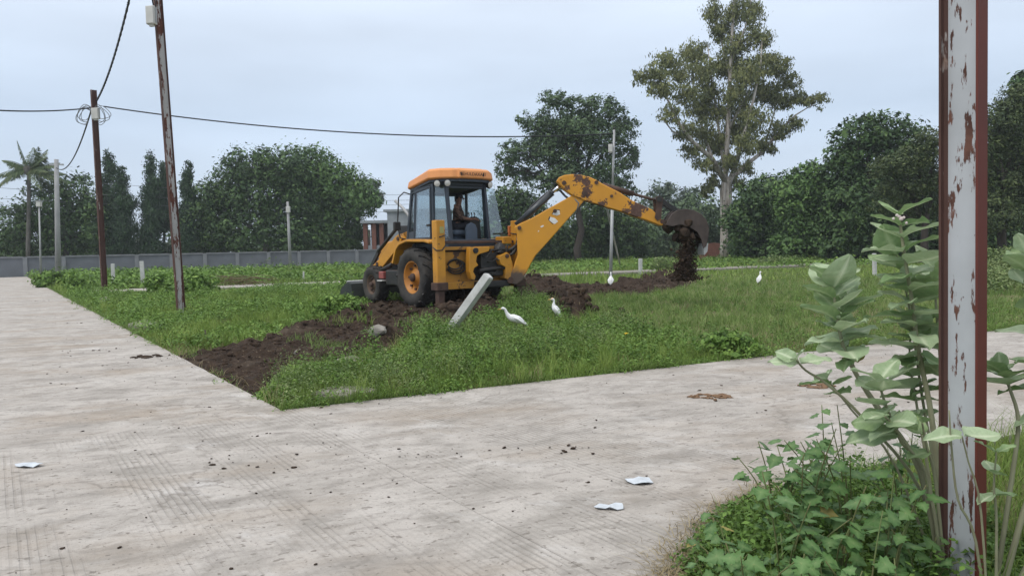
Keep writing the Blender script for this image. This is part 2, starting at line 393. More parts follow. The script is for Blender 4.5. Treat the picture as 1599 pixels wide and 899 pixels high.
# ------------------------------------------------------------------ mesh helpers
def frame(d):
    d = Vector(d).normalized()
    a = Vector((0, 0, 1)) if abs(d.z) < .9 else Vector((1, 0, 0))
    u = a.cross(d).normalized(); v = d.cross(u).normalized()
    return u, v
class MB:
    def __init__(s): s.v, s.f, s.sm = [], [], []
    def add(s, vs, fs, smooth=False):
        o = len(s.v); s.v += [Vector(p) for p in vs]
        for f in fs: s.f.append([i + o for i in f]); s.sm.append(smooth)
        return s
    def box(s, c, size, rot=None):
        x, y, z = (k / 2 for k in size)
        P = [Vector((i * x, j * y, k * z)) for i in (-1, 1) for j in (-1, 1) for k in (-1, 1)]
        if rot is not None:
            m = rot if isinstance(rot, Matrix) else Matrix.Rotation(rot, 3, 'Z')
            P = [m @ p for p in P]
        P = [p + Vector(c) for p in P]
        return s.add(P, [(0, 1, 3, 2), (4, 6, 7, 5), (0, 4, 5, 1), (2, 3, 7, 6), (0, 2, 6, 4), (1, 5, 7, 3)])
    def bar(s, p0, p1, w, h, up=(0, 0, 1)):
        """square bar between two points, w across, h along 'up'"""
        p0, p1 = Vector(p0), Vector(p1); d = (p1 - p0).normalized()
        u = Vector(up); x = d.cross(u)
        if x.length < 1e-3: x = d.cross(Vector((1, 0, 0)))
        x.normalize(); u = x.cross(d).normalized()
        P = [p + x * (i * w / 2) + u * (j * h / 2) for p in (p0, p1) for i, j in ((-1, -1), (1, -1), (1, 1), (-1, 1))]
        return s.add(P, [(3, 2, 1, 0), (4, 5, 6, 7), (0, 1, 5, 4), (1, 2, 6, 5), (2, 3, 7, 6), (3, 0, 4, 7)])
    def cyl(s, p0, p1, r0, r1=None, seg=12, caps=True):
        r1 = r0 if r1 is None else r1
        return s.tube([p0, p1], [r0, r1], seg, caps)
    def tube(s, path, radii, seg=8, caps=True, squash=None):
        path = [Vector(p) for p in path]; n = len(path)
        if not hasattr(radii, '__len__'): radii = [radii] * n
        T = [(path[min(i + 1, n - 1)] - path[max(i - 1, 0)]).normalized() for i in range(n)]
        u, v = frame(T[0]); P = []
        for i in range(n):
            u = (u - T[i] * u.dot(T[i])).normalized(); v = T[i].cross(u)
            ru = radii[i]; rv = ru * (squash[i] if squash else 1)
            for k in range(seg):
                a = 2 * math.pi * k / seg
                P.append(path[i] + u * (math.cos(a) * ru) + v * (math.sin(a) * rv))
        Fs = [(i * seg + k, i * seg + (k + 1) % seg, (i + 1) * seg + (k + 1) % seg, (i + 1) * seg + k) for i in range(n - 1) for k in range(seg)]
        s.add(P, Fs, True)
        if caps:
            o = len(s.v) - len(P)
            s.f.append([o + k for k in range(seg)][::-1]); s.sm.append(False)
            s.f.append([o + (n - 1) * seg + k for k in range(seg)]); s.sm.append(False)
        return s
    def prism(s, pts, fn, d0, d1):
        """polygon pts (a,b) extruded between depths d0,d1; fn(a,b,d)->xyz"""
        n = len(pts)
        P = [fn(a, b, d0) for a, b in pts] + [fn(a, b, d1) for a, b in pts]
        return s.add(P, [list(range(n))[::-1], list(range(n, 2 * n))] + [(i, (i + 1) % n, n + (i + 1) % n, n + i) for i in range(n)])
    def lathe(s, prof, c, axis, seg=24):
        """prof: (radius, offset along axis)"""
        c, ax = Vector(c), Vector(axis).normalized(); u, v = frame(ax); n = len(prof); P = []
        for r, o in prof:
            for k in range(seg):
                a = 2 * math.pi * k / seg
                P.append(c + ax * o + (u * math.cos(a) + v * math.sin(a)) * r)
        return s.add(P, [(i * seg + k, i * seg + (k + 1) % seg, (i + 1) * seg + (k + 1) % seg, (i + 1) * seg + k) for i in range(n - 1) for k in range(seg)], True)
    def lump(s, c, r, seed=0, flat=1., sub=2, rough=.35):
        bm = bmesh.new(); bmesh.ops.create_icosphere(bm, subdivisions=sub, radius=1)
        off = Vector((seed * 7.31, seed * 3.17, seed * 1.7))
        P = []
        rr = r if hasattr(r, '__len__') else (r, r, r * flat)
        for v in bm.verts:
            k = 1 + rough * mnoise.noise(v.co * 1.3 + off) * 2
            P.append(Vector((v.co.x * rr[0], v.co.y * rr[1], v.co.z * rr[2])) * k + Vector(c))
        Fs = [[v.index for v in f.verts] for f in bm.faces]; bm.free()
        return s.add(P, Fs, False)
    def mesh(s, name, M=None):
        me = bpy.data.meshes.new(name)
        me.from_pydata([tuple(M @ p) if M else tuple(p) for p in s.v], [], s.f)
        me.polygons.foreach_set('use_smooth', s.sm)
        me.update()
        bm = bmesh.new(); bm.from_mesh(me); bmesh.ops.recalc_face_normals(bm, faces=bm.faces); bm.to_mesh(me); bm.free()
        return me
    def build(s, name, mat, parent=None, M=None, bevel=0.):
        o = link(name, s.mesh(name, M), mat, parent)
        if bevel:
            b = o.modifiers.new('bevel', 'BEVEL'); b.width = bevel; b.segments = 2; b.limit_method = 'ANGLE'; b.angle_limit = R_(40)
        return o
def link(name, me, mat, parent=None):
    o = bpy.data.objects.new(name, me); COL.objects.link(o)
    if mat is not None and me is not None and not me.materials:
        me.materials.append(MAT[mat] if isinstance(mat, str) else mat)
    if parent is not None: o.parent = parent
    return o
def empty(name, loc=(0, 0, 0), rz=0.):
    o = bpy.data.objects.new(name, None); COL.objects.link(o)
    o.empty_display_size = .2; o.location = loc; o.rotation_euler = (0, 0, rz)
    return o
def tag(o, label, cat, group=None, kind=None):
    if label: o['label'] = label
    if cat: o['category'] = cat
    if group: o['group'] = group
    if kind: o['kind'] = kind
    return o
def np_mesh(name, V, Fidx, mat, var=None, parent=None, smooth=False):
    """fast mesh of equal-sided faces from numpy arrays"""
    V = np.ascontiguousarray(V, dtype=np.float32); Fidx = np.ascontiguousarray(Fidx, dtype=np.int32)
    me = bpy.data.meshes.new(name); nf, k = Fidx.shape
    me.vertices.add(len(V)); me.vertices.foreach_set('co', V.ravel())
    me.loops.add(nf * k); me.loops.foreach_set('vertex_index', Fidx.ravel())
    me.polygons.add(nf); me.polygons.foreach_set('loop_start', np.arange(0, nf * k, k, dtype=np.int32))
    me.update(calc_edges=True)
    if smooth: me.polygons.foreach_set('use_smooth', np.ones(nf, dtype=bool))
    if var is not None:
        a = me.attributes.new('var', 'FLOAT', 'POINT'); a.data.foreach_set('value', np.clip(var, 0, 1).astype(np.float32))
    me.validate()
    return link(name, me, mat, parent)
def unit(a): return a / np.maximum(np.linalg.norm(a, axis=1, keepdims=True), 1e-9)
def rand_dir(n): return unit(rng.normal(size=(n, 3)))
def leaf_quads(pos, nrm, axis, length, width, var, fold=.0):
    """diamond leaves: pos is the leaf centre"""
    n = len(pos); nrm = unit(nrm)
    ax = unit(axis - nrm * np.sum(axis * nrm, 1, keepdims=True)); sd = np.cross(nrm, ax)
    L = (length / 2)[:, None]; Wd = (width / 2)[:, None]
    V = np.stack([pos - ax * L, pos + sd * Wd - ax * L * .15 + nrm * Wd * fold, pos + ax * L, pos - sd * Wd - ax * L * .15 + nrm * Wd * fold], 1).reshape(-1, 3)
    Fi = np.arange(4 * n).reshape(n, 4)
    return V, Fi, np.repeat(var, 4)
def blade_tris(base, height, width, lean, var):
    """bent grass blades: base point, total height, width, lean vector (xy) -> 3 triangles each"""
    n = len(base); a = rng.uniform(0, 2 * np.pi, n)
    sd = np.stack([np.cos(a), np.sin(a), np.zeros(n)], 1) * (width / 2)[:, None]
    up = np.zeros((n, 3)); up[:, 2] = height
    ln = np.zeros((n, 3)); ln[:, :2] = lean
    m = base + up * .58 + ln * .32; tp = base + up * .92 + ln
    V = np.stack([base - sd, base + sd, m - sd * .75, m + sd * .75, tp], 1).reshape(-1, 3)
    k = np.arange(n)[:, None] * 5
    Fi = np.concatenate([k + [0, 1, 3], k + [0, 3, 2], k + [2, 3, 4]], 0)
    return V, Fi, np.repeat(var, 5)

# ------------------------------------------------------------------ layout of the roads (ground plan)
CORNER = Vector((-2.22, 7.12))
DL = Vector((-.566, .824)).normalized(); NL = Vector((DL.y, -DL.x))      # lane running away to the left; normal to the right
DR = Vector((.895, .446)).normalized(); NR = Vector((-DR.y, DR.x))       # cross lane running to the right; normal away from camera
cL = CORNER.dot(NL); cR = CORNER.dot(NR)
WL_, WR_ = 4.0, 3.95
FAR0 = Vector((-17.2, 31.6)); DF = Vector((.915, .403)).normalized(); NF = Vector((-DF.y, DF.x))
def LR(sL, sN):    # along DL from the corner, and across (0 = right edge of left lane, negative to the left)
    return CORNER + DL * sL + NL * sN
def solve(n1, c1, n2, c2):
    d = n1.x * n2.y - n1.y * n2.x
    return Vector(((c1 * n2.y - n1.y * c2) / d, (n1.x * c2 - c1 * n2.x) / d))
_ve = LR(-5.10, 0)
VERGE = [(2.12, .8), (_ve.x, _ve.y), (.74, 3.4), (1.12, 4.05), (1.65, 4.55), (2.4, 4.98)]
def on_road(x, y, pad=0.):
    a = x * NL.x + y * NL.y - cL
    b = x * NR.x + y * NR.y - cR
    left = (a < pad) & (a > -WL_ - pad) & (y < 62)
    right = (b < pad) & (b > -WR_ - pad) & (a > -1)
    fx, fy = x - FAR0.x, y - FAR0.y
    q = fx * NF.x + fy * NF.y; p = fx * DF.x + fy * DF.y
    far = (np.abs(q) < 1.35 + pad) & (p > -.5) & (p < 62)
    apron = (b <= -WR_ + .1) & (a > -.5) & (~in_verge(x, y, pad))
    if pad < 0: apron = apron & (poly_dist(x, y, VERGE + [(2.4 + 30 * DR.x, 4.98 + 30 * DR.y), (40, 1.6)]) > -pad * 1.5)
    return left | right | far | apron
def in_verge(x, y, pad=0.):
    pts = VERGE + [(2.4 + 30 * DR.x, 4.98 + 30 * DR.y), (40, 1.6)]
    return poly_in(x, y, pts)
def poly_in(x, y, pts):
    x, y = np.asarray(x, float), np.asarray(y, float)
    r = np.zeros(np.broadcast(x, y).shape, bool); n = len(pts)
    for i in range(n):
        x1, y1 = pts[i]; x2, y2 = pts[(i + 1) % n]
        if y1 == y2: continue
        c = ((y1 > y) != (y2 > y)) & (x < (x2 - x1) * (y - y1) / (y2 - y1) + x1)
        r ^= c
    return r
def poly_dist(x, y, pts):
    d = np.full(np.shape(x), 1e9); n = len(pts)
    for i in range(n):
        x1, y1 = pts[i]; x2, y2 = pts[(i + 1) % n]
        dx, dy = x2 - x1, y2 - y1
        t_ = np.clip(((x - x1) * dx + (y - y1) * dy) / (dx * dx + dy * dy + 1e-12), 0, 1)
        d = np.minimum(d, np.hypot(x - x1 - t_ * dx, y - y1 - t_ * dy))
    return d
def wob(x, y, s, seed=0.):
    return (np.sin(x * s + 1.3 * seed + 1.7 * np.sin(y * s * .7 + seed)) + np.sin(y * s * 1.1 + 2.1 * seed + 1.3 * np.sin(x * s * .9 + 2 * seed))) * .5
def terrain(x, y):
    x, y = np.asarray(x, float), np.asarray(y, float)
    z = -.05 + .21 * np.exp(-((x + 1.) ** 2 + (y - 17.8) ** 2) / (2 * 3.6 ** 2))
    z = z + .03 * wob(x, y, .9, 1) + .02 * wob(x, y, 2.3, 2)
    z = np.where(on_road(x, y, .45), np.minimum(z, -.025), z)
    z = np.where(on_road(x, y, -.15), -.10, z)
    return z
def far_q(x, y):    # signed distance across the far lane (negative on the camera side)
    q = (x - FAR0.x) * NF.x + (y - FAR0.y) * NF.y; s_ = (x - FAR0.x) * DF.x + (y - FAR0.y) * DF.y
    return np.where((s_ > -1) & (s_ < 62), q, 99.)
def tz(x, y): return float(terrain(np.array([x]), np.array([y]))[0])
def gp(px, py, dz=0.):
    """point on the field below a photo bearing"""
    p = G(px, py, 0.)
    for _ in range(4): p = G(px, py, tz(p.x, p.y))
    return Vector((p.x, p.y, tz(p.x, p.y) + dz))
# ------------------------------------------------------------------ ground sheet
def axis_coords(lo, hi, fine_lo, fine_hi, step, grow=1.25):
    c = list(np.arange(fine_lo, fine_hi + 1e-6, step))
    s = step
    while c[-1] < hi: s *= grow; c.append(min(hi, c[-1] + s))
    s = step; pre = []
    x = fine_lo
    while x > lo: s *= grow; x = max(lo, x - s); pre.append(x)
    return np.array(pre[::-1] + c)
gx = axis_coords(-400, 400, -13, 14, .16); gy = axis_coords(-30, 500, 1.5, 32, .16)
GX, GY = np.meshgrid(gx, gy, indexing='ij')
GZ = terrain(GX, GY)
V = np.stack([GX, GY, GZ], -1).reshape(-1, 3)
nx, ny = len(gx), len(gy)
I = (np.arange(nx - 1)[:, None] * ny + np.arange(ny - 1)[None, :]).ravel()
ground = np_mesh('ground', V, np.stack([I, I + ny, I + ny + 1, I + 1], 1), 'field', smooth=True)
tag(ground, 'grassy field beside the concrete lanes', None, kind='structure')

# ------------------------------------------------------------------ concrete lanes: separate cast slabs with open joints
def ragged(p, q, step=.22, amp=.014, seed=0):
    p, q = Vector(p), Vector(q); L = (q - p).length; n = max(1, int(L / step)); d = (q - p) / L; nn = Vector((-d.y, d.x))
    out = []
    for i in range(n):
        b = p + (q - p) * (i / n)
        out.append(b + nn * (amp * mnoise.noise(Vector((b.x * 3.1, b.y * 3.1, seed))) * (0 if i == 0 else 1)))
    return out
def slab(parent, poly, mat, top=0., thick=.18, gap=.002, edges=()):
    c = Vector((0, 0)); poly = [Vector(p) for p in poly]
    for p in poly: c += p
    c /= len(poly)
    if len(poly) == 4: poly = [p + (c - p).normalized() * gap for p in poly]
    else: poly[0] = poly[0] + NL * .003; poly[1] = poly[1] + NL * .003
    pts = []
    for i, p in enumerate(poly):
        q = poly[(i + 1) % len(poly)]
        pts += ragged(p, q, seed=i) if i in edges else [p]
    b = MB().prism([(p.x, p.y) for p in pts], lambda a, b_, d: Vector((a, b_, d)), top - thick, top)
    if len(poly) > 4:      # many-sided slab: split its faces cleanly
        from mathutils.geometry import tessellate_polygon
        tri = tessellate_polygon([[Vector((q.x, q.y, 0)) for q in pts]]); n = len(pts)
        keep_ = [(f, s_) for f, s_ in zip(b.f, b.sm) if len(f) == 4]
        b.f = [f for f, _ in keep_] + [list(t_) for t_ in tri] + [[i + n for i in t_] for t_ in tri]; b.sm = [False] * len(b.f)
    return b.build('slab', mat, parent)
lane = tag(empty('concrete_lane'), 'pale worn concrete lane running away to the boundary wall', None, kind='structure')
s = 0.
slab(lane, [LR(-13.5, -WL_), LR(-13.5, 0), LR(0, 0), LR(0, -WL_)], 'road_tined')
for L_, k in ((11.5, 0), (11.5, 1), (12, 2), (14, 3), (14, 4)):
    slab(lane, [LR(s, -WL_), LR(s, 0), LR(s + L_, 0), LR(s + L_, -WL_)], 'road', top=-.002 * (k % 2), edges=(1,))
    s += L_
cross = tag(empty('cross_lane'), 'pale concrete cross lane with muddy stains running to the right', None, kind='structure')
P0 = solve(NL, cL, NR, cR); P1 = solve(NL, cL, NR, cR - WR_)
apr = [P0] + [Vector(p) for p in VERGE[1:]]
slab(cross, apr + [P0 + DR * 16 - NR * WR_, P0 + DR * 16], 'road_tined', edges=(len(apr) + 1,))
for i, (a, b_) in enumerate(((16, 28), (28, 40))):
    slab(cross, [P0 + DR * a - NR * WR_, P0 + DR * b_ - NR * WR_, P0 + DR * b_, P0 + DR * a], 'road', top=-.002 * i, edges=(2,))
far_lane = tag(empty('far_cross_lane'), 'far pale lane crossing the field behind the digger', None, kind='structure')
for i in range(6):
    a, b_ = i * 10 + (.0 if i else -.4), i * 10 + 10
    q = [FAR0 + DF * a - NF * 1.3, FAR0 + DF * b_ - NF * 1.3, FAR0 + DF * b_ + NF * 1.3, FAR0 + DF * a + NF * 1.3]
    slab(far_lane, q, 'gravel' if i in (2, 3, 4, 5) else 'road', top=.03, edges=(0, 2))

# ------------------------------------------------------------------ dug soil
SOIL = [G(*p) for p in [(256, 552), (300, 548), (345, 541), (400, 538), (432, 522), (470, 512), (535, 503), (556, 488), (600, 480), (660, 482), (705, 474), (790, 472), (806, 446), (826, 436), (852, 436), (880, 450), (930, 450),
        (960, 444), (1000, 438), (1040, 431), (1072, 428), (1092, 437), (1070, 450), (1010, 458), (950, 464), (915, 468), (922, 486), (926, 500), (905, 513), (880, 512), (862, 500), (858, 484), (820, 478), (788, 492), (778, 505), (735, 520), (700, 524), (645, 528), (628, 552),
        (600, 562), (560, 566), (545, 580), (505, 574), (470, 578), (446, 598), (424, 622), (390, 614), (326, 588)]]
SOIL = [(p.x, p.y) for p in SOIL]
MOUNDS = [(860, 452, 1.0, .42), (835, 446, .7, .46), (870, 470, .5, .26), (905, 492, .5, .44), (1040, 440, 1.1, .46), (1070, 436, .7, .34), (980, 448, 1.2, .24), (735, 472, .8, .32), (765, 490, .7, .34), (705, 500, .7, .24),
          (575, 494, .4, .24), (545, 502, .4, .22), (480, 520, .8, .14), (400, 545, .9, .10), (640, 520, .6, .18), (600, 535, .5, .18), (500, 560, .8, .08), (920, 455, 1.0, .18)]
MP = [(gp(a, b), r, h) for a, b, r, h in MOUNDS]
RUTS = [(G(430, 562), G(650, 497), .16, .16), (G(480, 575), G(640, 545), .10, .10)]
def soil_h(x, y):
    h = np.zeros(np.shape(x))
    for p, r, hh in MP: h += hh * np.exp(-((x - p.x) ** 2 + (y - p.y) ** 2) / (2 * (r * .55) ** 2))
    for p, q, w, dpt in RUTS:
        dx, dy = q.x - p.x, q.y - p.y
        t_ = np.clip(((x - p.x) * dx + (y - p.y) * dy) / (dx * dx + dy * dy), 0, 1)
        dd = np.hypot(x - p.x - t_ * dx, y - p.y - t_ * dy)
        h -= dpt * np.exp(-(dd / w) ** 2)
    return h
sx = np.arange(min(p[0] for p in SOIL) - .2, max(p[0] for p in SOIL) + .2, .055)
sy = np.arange(min(p[1] for p in SOIL) - .2, max(p[1] for p in SOIL) + .2, .055)
SX, SY = np.meshgrid(sx, sy, indexing='ij')
wx = SX + .12 * wob(SX, SY, 5.1, 3) + .06 * wob(SX, SY, 13, 4); wy = SY + .12 * wob(SX, SY, 5.7, 5) + .06 * wob(SX, SY, 12, 6)
ins = poly_in(wx, wy, SOIL)
sd = np.where(ins, poly_dist(wx, wy, SOIL), -poly_dist(wx, wy, SOIL))
keep = sd > -.10
edge = np.clip((sd + .02) / .32, 0, 1); edge = edge * edge * (3 - 2 * edge)
idx = np.full(SX.shape, -1); kk = np.argwhere(keep); idx[keep] = np.arange(len(kk))
xs, ys = SX[keep], SY[keep]
base = terrain(xs, ys)
rough = np.array([.19 * (mnoise.fractal((x * 2.3, y * 2.3, 3.), .85, 2.1, 5) ) + .10 * abs(mnoise.noise((x * 6.5, y * 6.5, 9.))) for x, y in zip(xs, ys)])
zs = np.maximum(base, -.08) - .05 + edge[keep] * (.065 + soil_h(xs, ys) + rough * np.where(xs < -1.8, .58, .85))
zs = np.where(sd[keep] > .12, np.maximum(zs, np.maximum(base, -.08) + .02), np.maximum(zs, base - .06))
a, b_, c_, d_ = idx[:-1, :-1], idx[1:, :-1], idx[1:, 1:], idx[:-1, 1:]
ok = (a >= 0) & (b_ >= 0) & (c_ >= 0) & (d_ >= 0)
soil = np_mesh('dug_soil', np.stack([xs, ys, zs], 1), np.stack([a[ok], b_[ok], c_[ok], d_[ok]], 1), 'soil', smooth=True)
tag(soil, 'freshly dug dark brown soil strip across the field', None, kind='structure')
SOIL_PTS = np.stack([xs, ys, zs], 1)[sd[keep] > .12]
def soil_z(x, y):
    k = np.argmin((SOIL_PTS[:, 0] - x) ** 2 + (SOIL_PTS[:, 1] - y) ** 2)
    return float(SOIL_PTS[k, 2])
# clods: thousands of small lumps, one object
def lump_proto(n=3):
    out = []
    for k in range(n):
        m = MB().lump((0, 0, 0), 1., seed=k + 3, sub=1, rough=.5)
        out.append((np.array([tuple(v) for v in m.v]), np.array(m.f)))
    return out
PROT = lump_proto(5)
def scatter_lumps(name, pts, sizes, mat, flat=.75):
    Vs, Fs, o = [], [], 0
    for p, s_ in zip(pts, sizes):
        v, f = PROT[rng.integers(5)]
        a = rng.uniform(0, 6.28); c, s2 = math.cos(a), math.sin(a)
        w = v * s_ * rng.uniform(.7, 1.3, 3) * [1, 1, flat]
        w = np.stack([w[:, 0] * c - w[:, 1] * s2, w[:, 0] * s2 + w[:, 1] * c, w[:, 2]], 1) + p
        Vs.append(w); Fs.append(f + o); o += len(v)
    return np_mesh(name, np.concatenate(Vs), np.concatenate(Fs), mat)
n = 5200
pts = SOIL_PTS[rng.integers(0, len(SOIL_PTS), n)] + np.stack([rng.normal(0, .03, n), rng.normal(0, .03, n), np.zeros(n)], 1)
szs = np.clip(rng.lognormal(-3.75, .5, n), .012, .075)
big = [(860, 452), (835, 446), (880, 476), (905, 492), (1040, 438), (1065, 436), (1005, 446), (735, 478), (765, 492), (930, 458), (700, 500), (590, 492)]
for a, b_ in big:
    c0 = gp(a, b_)
    for _ in range(26):
        xx, yy = c0.x + rng.normal(0, .38), c0.y + rng.normal(0, .38)
        pts = np.vstack([pts, [xx, yy, soil_z(xx, yy) + .02]]); szs = np.append(szs, rng.uniform(.04, .12))
tag(scatter_lumps('soil_clods', pts, szs, 'clod'), 'loose clods lying over the dug soil', None, kind='stuff')
# crumbs carried onto the lane
ld = []
for _ in range(300):
    if rng.random() < .55:
        p = LR(rng.uniform(-3, 9), -abs(rng.normal(0, 1.3)))
    else: p = P0 + DR * rng.uniform(-2, 9) - NR * rng.uniform(.1, 3.8)
    ld.append((p.x, p.y, .004))
for _ in range(150):
    c = G(*[(225, 556), (140, 547), (255, 560), (60, 470), (110, 505), (850, 700), (380, 720), (620, 710)][rng.integers(8)])
    ld.append((c.x + rng.normal(0, .22), c.y + rng.normal(0, .12), .006))
tag(scatter_lumps('road_crumbs', np.array(ld), np.clip(rng.lognormal(-5.1, .6, len(ld)), .003, .02), 'clod', .35), 'dark soil crumbs scattered over the concrete', None, kind='stuff')
# ------------------------------------------------------------------ backhoe loader (x forward, y left, z up; origin below the rear axle)
AX = Vector((-1.44, 18.0)); HEAD = R_(37.1)
fwd2 = Vector((-math.sin(HEAD), math.cos(HEAD)))
MZ = .165
dig = tag(empty('backhoe_loader', (AX.x, AX.y, MZ), math.atan2(fwd2.y, fwd2.x)),
          'yellow backhoe loader with orange cab roof, arm stretched out tipping soil', 'backhoe loader')
MD = Matrix.Translation((AX.x, AX.y, MZ)) @ Matrix.Rotation(math.atan2(fwd2.y, fwd2.x), 4, 'Z')
MDI = MD.inverted()
V3 = Vector
def wheel(x, y, r, w, rr, mat_rim, lugs, side):
    c = V3((x, y, r)); ax = V3((0, side, 0))
    h = w / 2
    rim = MB().lathe([(rr * .98, -h * .8), (rr * .98, h * .70), (rr * 1.04, h * .80), (rr * 1.0, h * .84), (rr * .93, h * .78), (rr * .88, h * .30), (rr * .55, h * .20), (rr * .5, h * .42), (rr * .34, h * .46), (rr * .30, h * .62), (0.001, h * .64)], c, ax, 28)
    wh = rim.build('wheel', mat_rim, dig)
    ty = MB().lathe([(rr, -h * .82), (rr * 1.12, -h * 1.0), ((r + rr) / 2, -h * 1.06), (r * .93, -h * .98), (r * .97, -h * .6), (r * .975, 0), (r * .97, h * .6), (r * .93, h * .98), ((r + rr) / 2, h * 1.06), (rr * 1.12, h * 1.0), (rr, h * .82)], c, ax, 36)
    for s_ in (-1, 1):
        for k in range(lugs):
            a = 2 * math.pi * (k + (.5 if s_ > 0 else 0)) / lugs
            pts = []
            for off, da in ((.0, .0), (.55, .16), (1.0, .26)):
                aa = a + da
                pts.append(c + V3((math.sin(aa), 0, math.cos(aa))) * (r * (.965 if off < 1 else .925)) + V3((0, s_ * h * off * .98, 0)))
            for p, q in zip(pts, pts[1:]):
                up = (p - c).normalized()
                ty.bar(p + up * .008, q + up * .008, r * .085, r * .075, up)
    ty.build('tyre', 'rubber', wh)
    for k in range(8):
        a = 2 * math.pi * k / 8
        q = c + V3((math.sin(a) * rr * .72, side * h * .26, math.cos(a) * rr * .72))
        MB().cyl(q, q + V3((0, side * .05, 0)), .03, seg=6).build('wheel_nut', 'rust_steel', wh)
    MB().lathe([(rr * .26, 0), (rr * .26, .05), (rr * .2, .07), (.001, .07)], c + V3((0, side * h * .6, 0)), ax, 14).build('hub_cap', 'rust_steel', wh)
    return wh
for sd_ in (1, -1):
    wheel(0, sd_ * .90, .69, .42, .375, 'rim', 17, sd_)
    wheel(2.17, sd_ * .88, .47, .32, .25, 'rim_dirty', 15, sd_)
# chassis, axles, bonnet
MB().box((.9, 0, .78), (3.6, .62, .36)).box((2.5, 0, .72), (.9, .5, .5)).box((-.6, 0, .82), (.9, .9, .5)).build('chassis', 'black', dig, bevel=.02)
MB().cyl((0, -.8, .69), (0, .8, .69), .14).cyl((2.17, -.8, .47), (2.17, .8, .47), .10).lump((0, 0, .69), .26, 1, sub=2, rough=.05).build('axle', 'black', dig)
MB().prism([(.85, .95), (2.95, .95), (2.98, 1.30), (2.7, 1.52), (.85, 1.72)], lambda a, b, d: V3((a, d, b)), -.40, .40).build('bonnet', 'yellow', dig, bevel=.05)
MB().box((2.99, 0, 1.12), (.03, .6, .3)).build('grille', 'black', dig)
MB().box((1.0, .86, .66), (.75, .34, .36)).build('step_tank', 'black', dig, bevel=.03)
MB().box((1.52, .93, .72), (.24, .30, .17)).build('battery_box', 'red_box', dig, bevel=.02)
MB().box((1.52, .93, .585), (.27, .38, .025)).build('battery_tray', 'box_grey', dig)
MB().tube([(1.75, -.2, 1.6), (1.85, -.2, 1.9), (2.35, -.05, 2.42), (2.62, .02, 2.62)], .04, 10).build('exhaust_pipe', 'galv', dig)
# front loader arms, rams and bucket
for s_ in (1, -1):
    y = s_ * .70
    arm = MB().prism([(.98, 1.60), (1.12, 1.72), (1.30, 1.66), (2.2, 1.10), (2.62, .92), (3.05, .42), (3.0, .28), (2.84, .30), (2.45, .68), (2.1, .86), (1.12, 1.42)], lambda a, b, d: V3((a, d, b)), y - .07, y + .07)
    am = arm.build('loader_arm', 'yellow', dig, bevel=.015)
    for q in ((1.14, 1.60), (2.28, .98), (2.95, .36)):
        MB().cyl((q[0], y - .10, q[1]), (q[0], y + .10, q[1]), .05, seg=10).build('pin', 'rust_steel', am)
    MB().cyl((1.35, y + s_ * .13, .98), (2.0, y + s_ * .13, .80), .055).build('lift_ram', 'black', dig)
    MB().cyl((1.30, y + s_ * .02, 1.86), (2.3, y + s_ * .02, 1.30), .045).build('tilt_ram', 'black', dig)
    MB().bar((2.3, y, 1.32), (3.05, y, .62), .06, .10).build('tilt_link', 'black', dig)
    MB().prism([(.80, .95), (1.28, .95), (1.30, 1.72), (.98, 1.78), (.80, 1.5)], lambda a, b, d: V3((a, d, b)), s_ * .56, s_ * .61).build('loader_tower', 'dirty_yellow', dig, bevel=.01)
BW = 1.13
lbk = MB()
for d0, d1 in ((-BW, -BW + .03), (BW - .03, BW)):
    lbk.prism([(3.05, .25), (3.15, .08), (3.85, .06), (4.0, .10), (3.72, .46), (3.35, .62), (3.12, .58)], lambda a, b, d: V3((a, d, b - .12)), d0, d1)
lbk.prism([(3.05, .25), (3.15, .08), (3.9, .06), (3.9, .09), (3.17, .11), (3.09, .26), (3.15, .56), (3.36, .60), (3.36, .63), (3.12, .59)], lambda a, b, d: V3((a, d, b - .12)), -BW + .03, BW - .03)
lb = lbk.build('loader_bucket', 'bucket_grey', dig)
MB().box((3.9, 0, -.045), (.16, 2 * BW + .02, .035)).build('cutting_edge', 'rust_steel', lb)
MB().cyl((3.36, -BW, .52), (3.36, BW, .52), .025, seg=8).build('lip_bar', 'galv', lb)
# mudguards
for s_ in (1, -1):
    y0, y1 = sorted((s_ * .62, s_ * 1.10))
    o = [(.92, 1.02), (.74, 1.38), (.56, 1.50), (.20, 1.57), (-.62, 1.55), (-.84, 1.50), (-.84, 1.45), (-.62, 1.49), (.20, 1.51), (.53, 1.44), (.69, 1.33), (.86, 1.0)]
    g_ = MB().prism(o, lambda a, b, d: V3((a, d, b)), y0, y1).build('mudguard', 'yellow', dig, bevel=.012)
    MB().prism([(.80, .95), (.66, 1.34), (.50, 1.46), (-.80, 1.46), (-.80, .95)], lambda a, b, d: V3((a, d, b)), s_ * .56, s_ * .61).build('wheel_arch', 'black', dig)
# cab
LO = dict(A=(.86, .68), B=(.40, .74), C=(-.45, .74), D=(-.86, .52), E=(-.86, -.52), F=(-.45, -.74), G=(.40, -.74), H=(.86, -.68))
HI = dict(A=(.62, .64), B=(.33, .70), C=(-.41, .70), D=(-.68, .52), E=(-.68, -.52), F=(-.41, -.70), G=(.33, -.70), H=(.62, -.64))
Z0, Z1 = 1.50, 2.86
def lo(k, z=Z0): return V3((*LO[k], z))
def rdrop(x): return .15 * max(0., x + .35)
def hi(k, z=Z1): return V3((*HI[k], z - rdrop(HI[k][0])))
def cabp(k, f):    # point on a post at fraction f of its height
    return lo(k).lerp(hi(k), f)
fr = MB()
for k, w, h in (('A', .07, .09), ('B', .06, .08), ('C', .065, .10), ('D', .07, .09), ('E', .07, .09), ('F', .065, .10), ('G', .05, .07), ('H', .07, .09)):
    fr.bar(lo(k, Z0 - .12), hi(k, Z1 + .02), w, h, (1, 0, 0))
ks = 'ABCDEFGH'
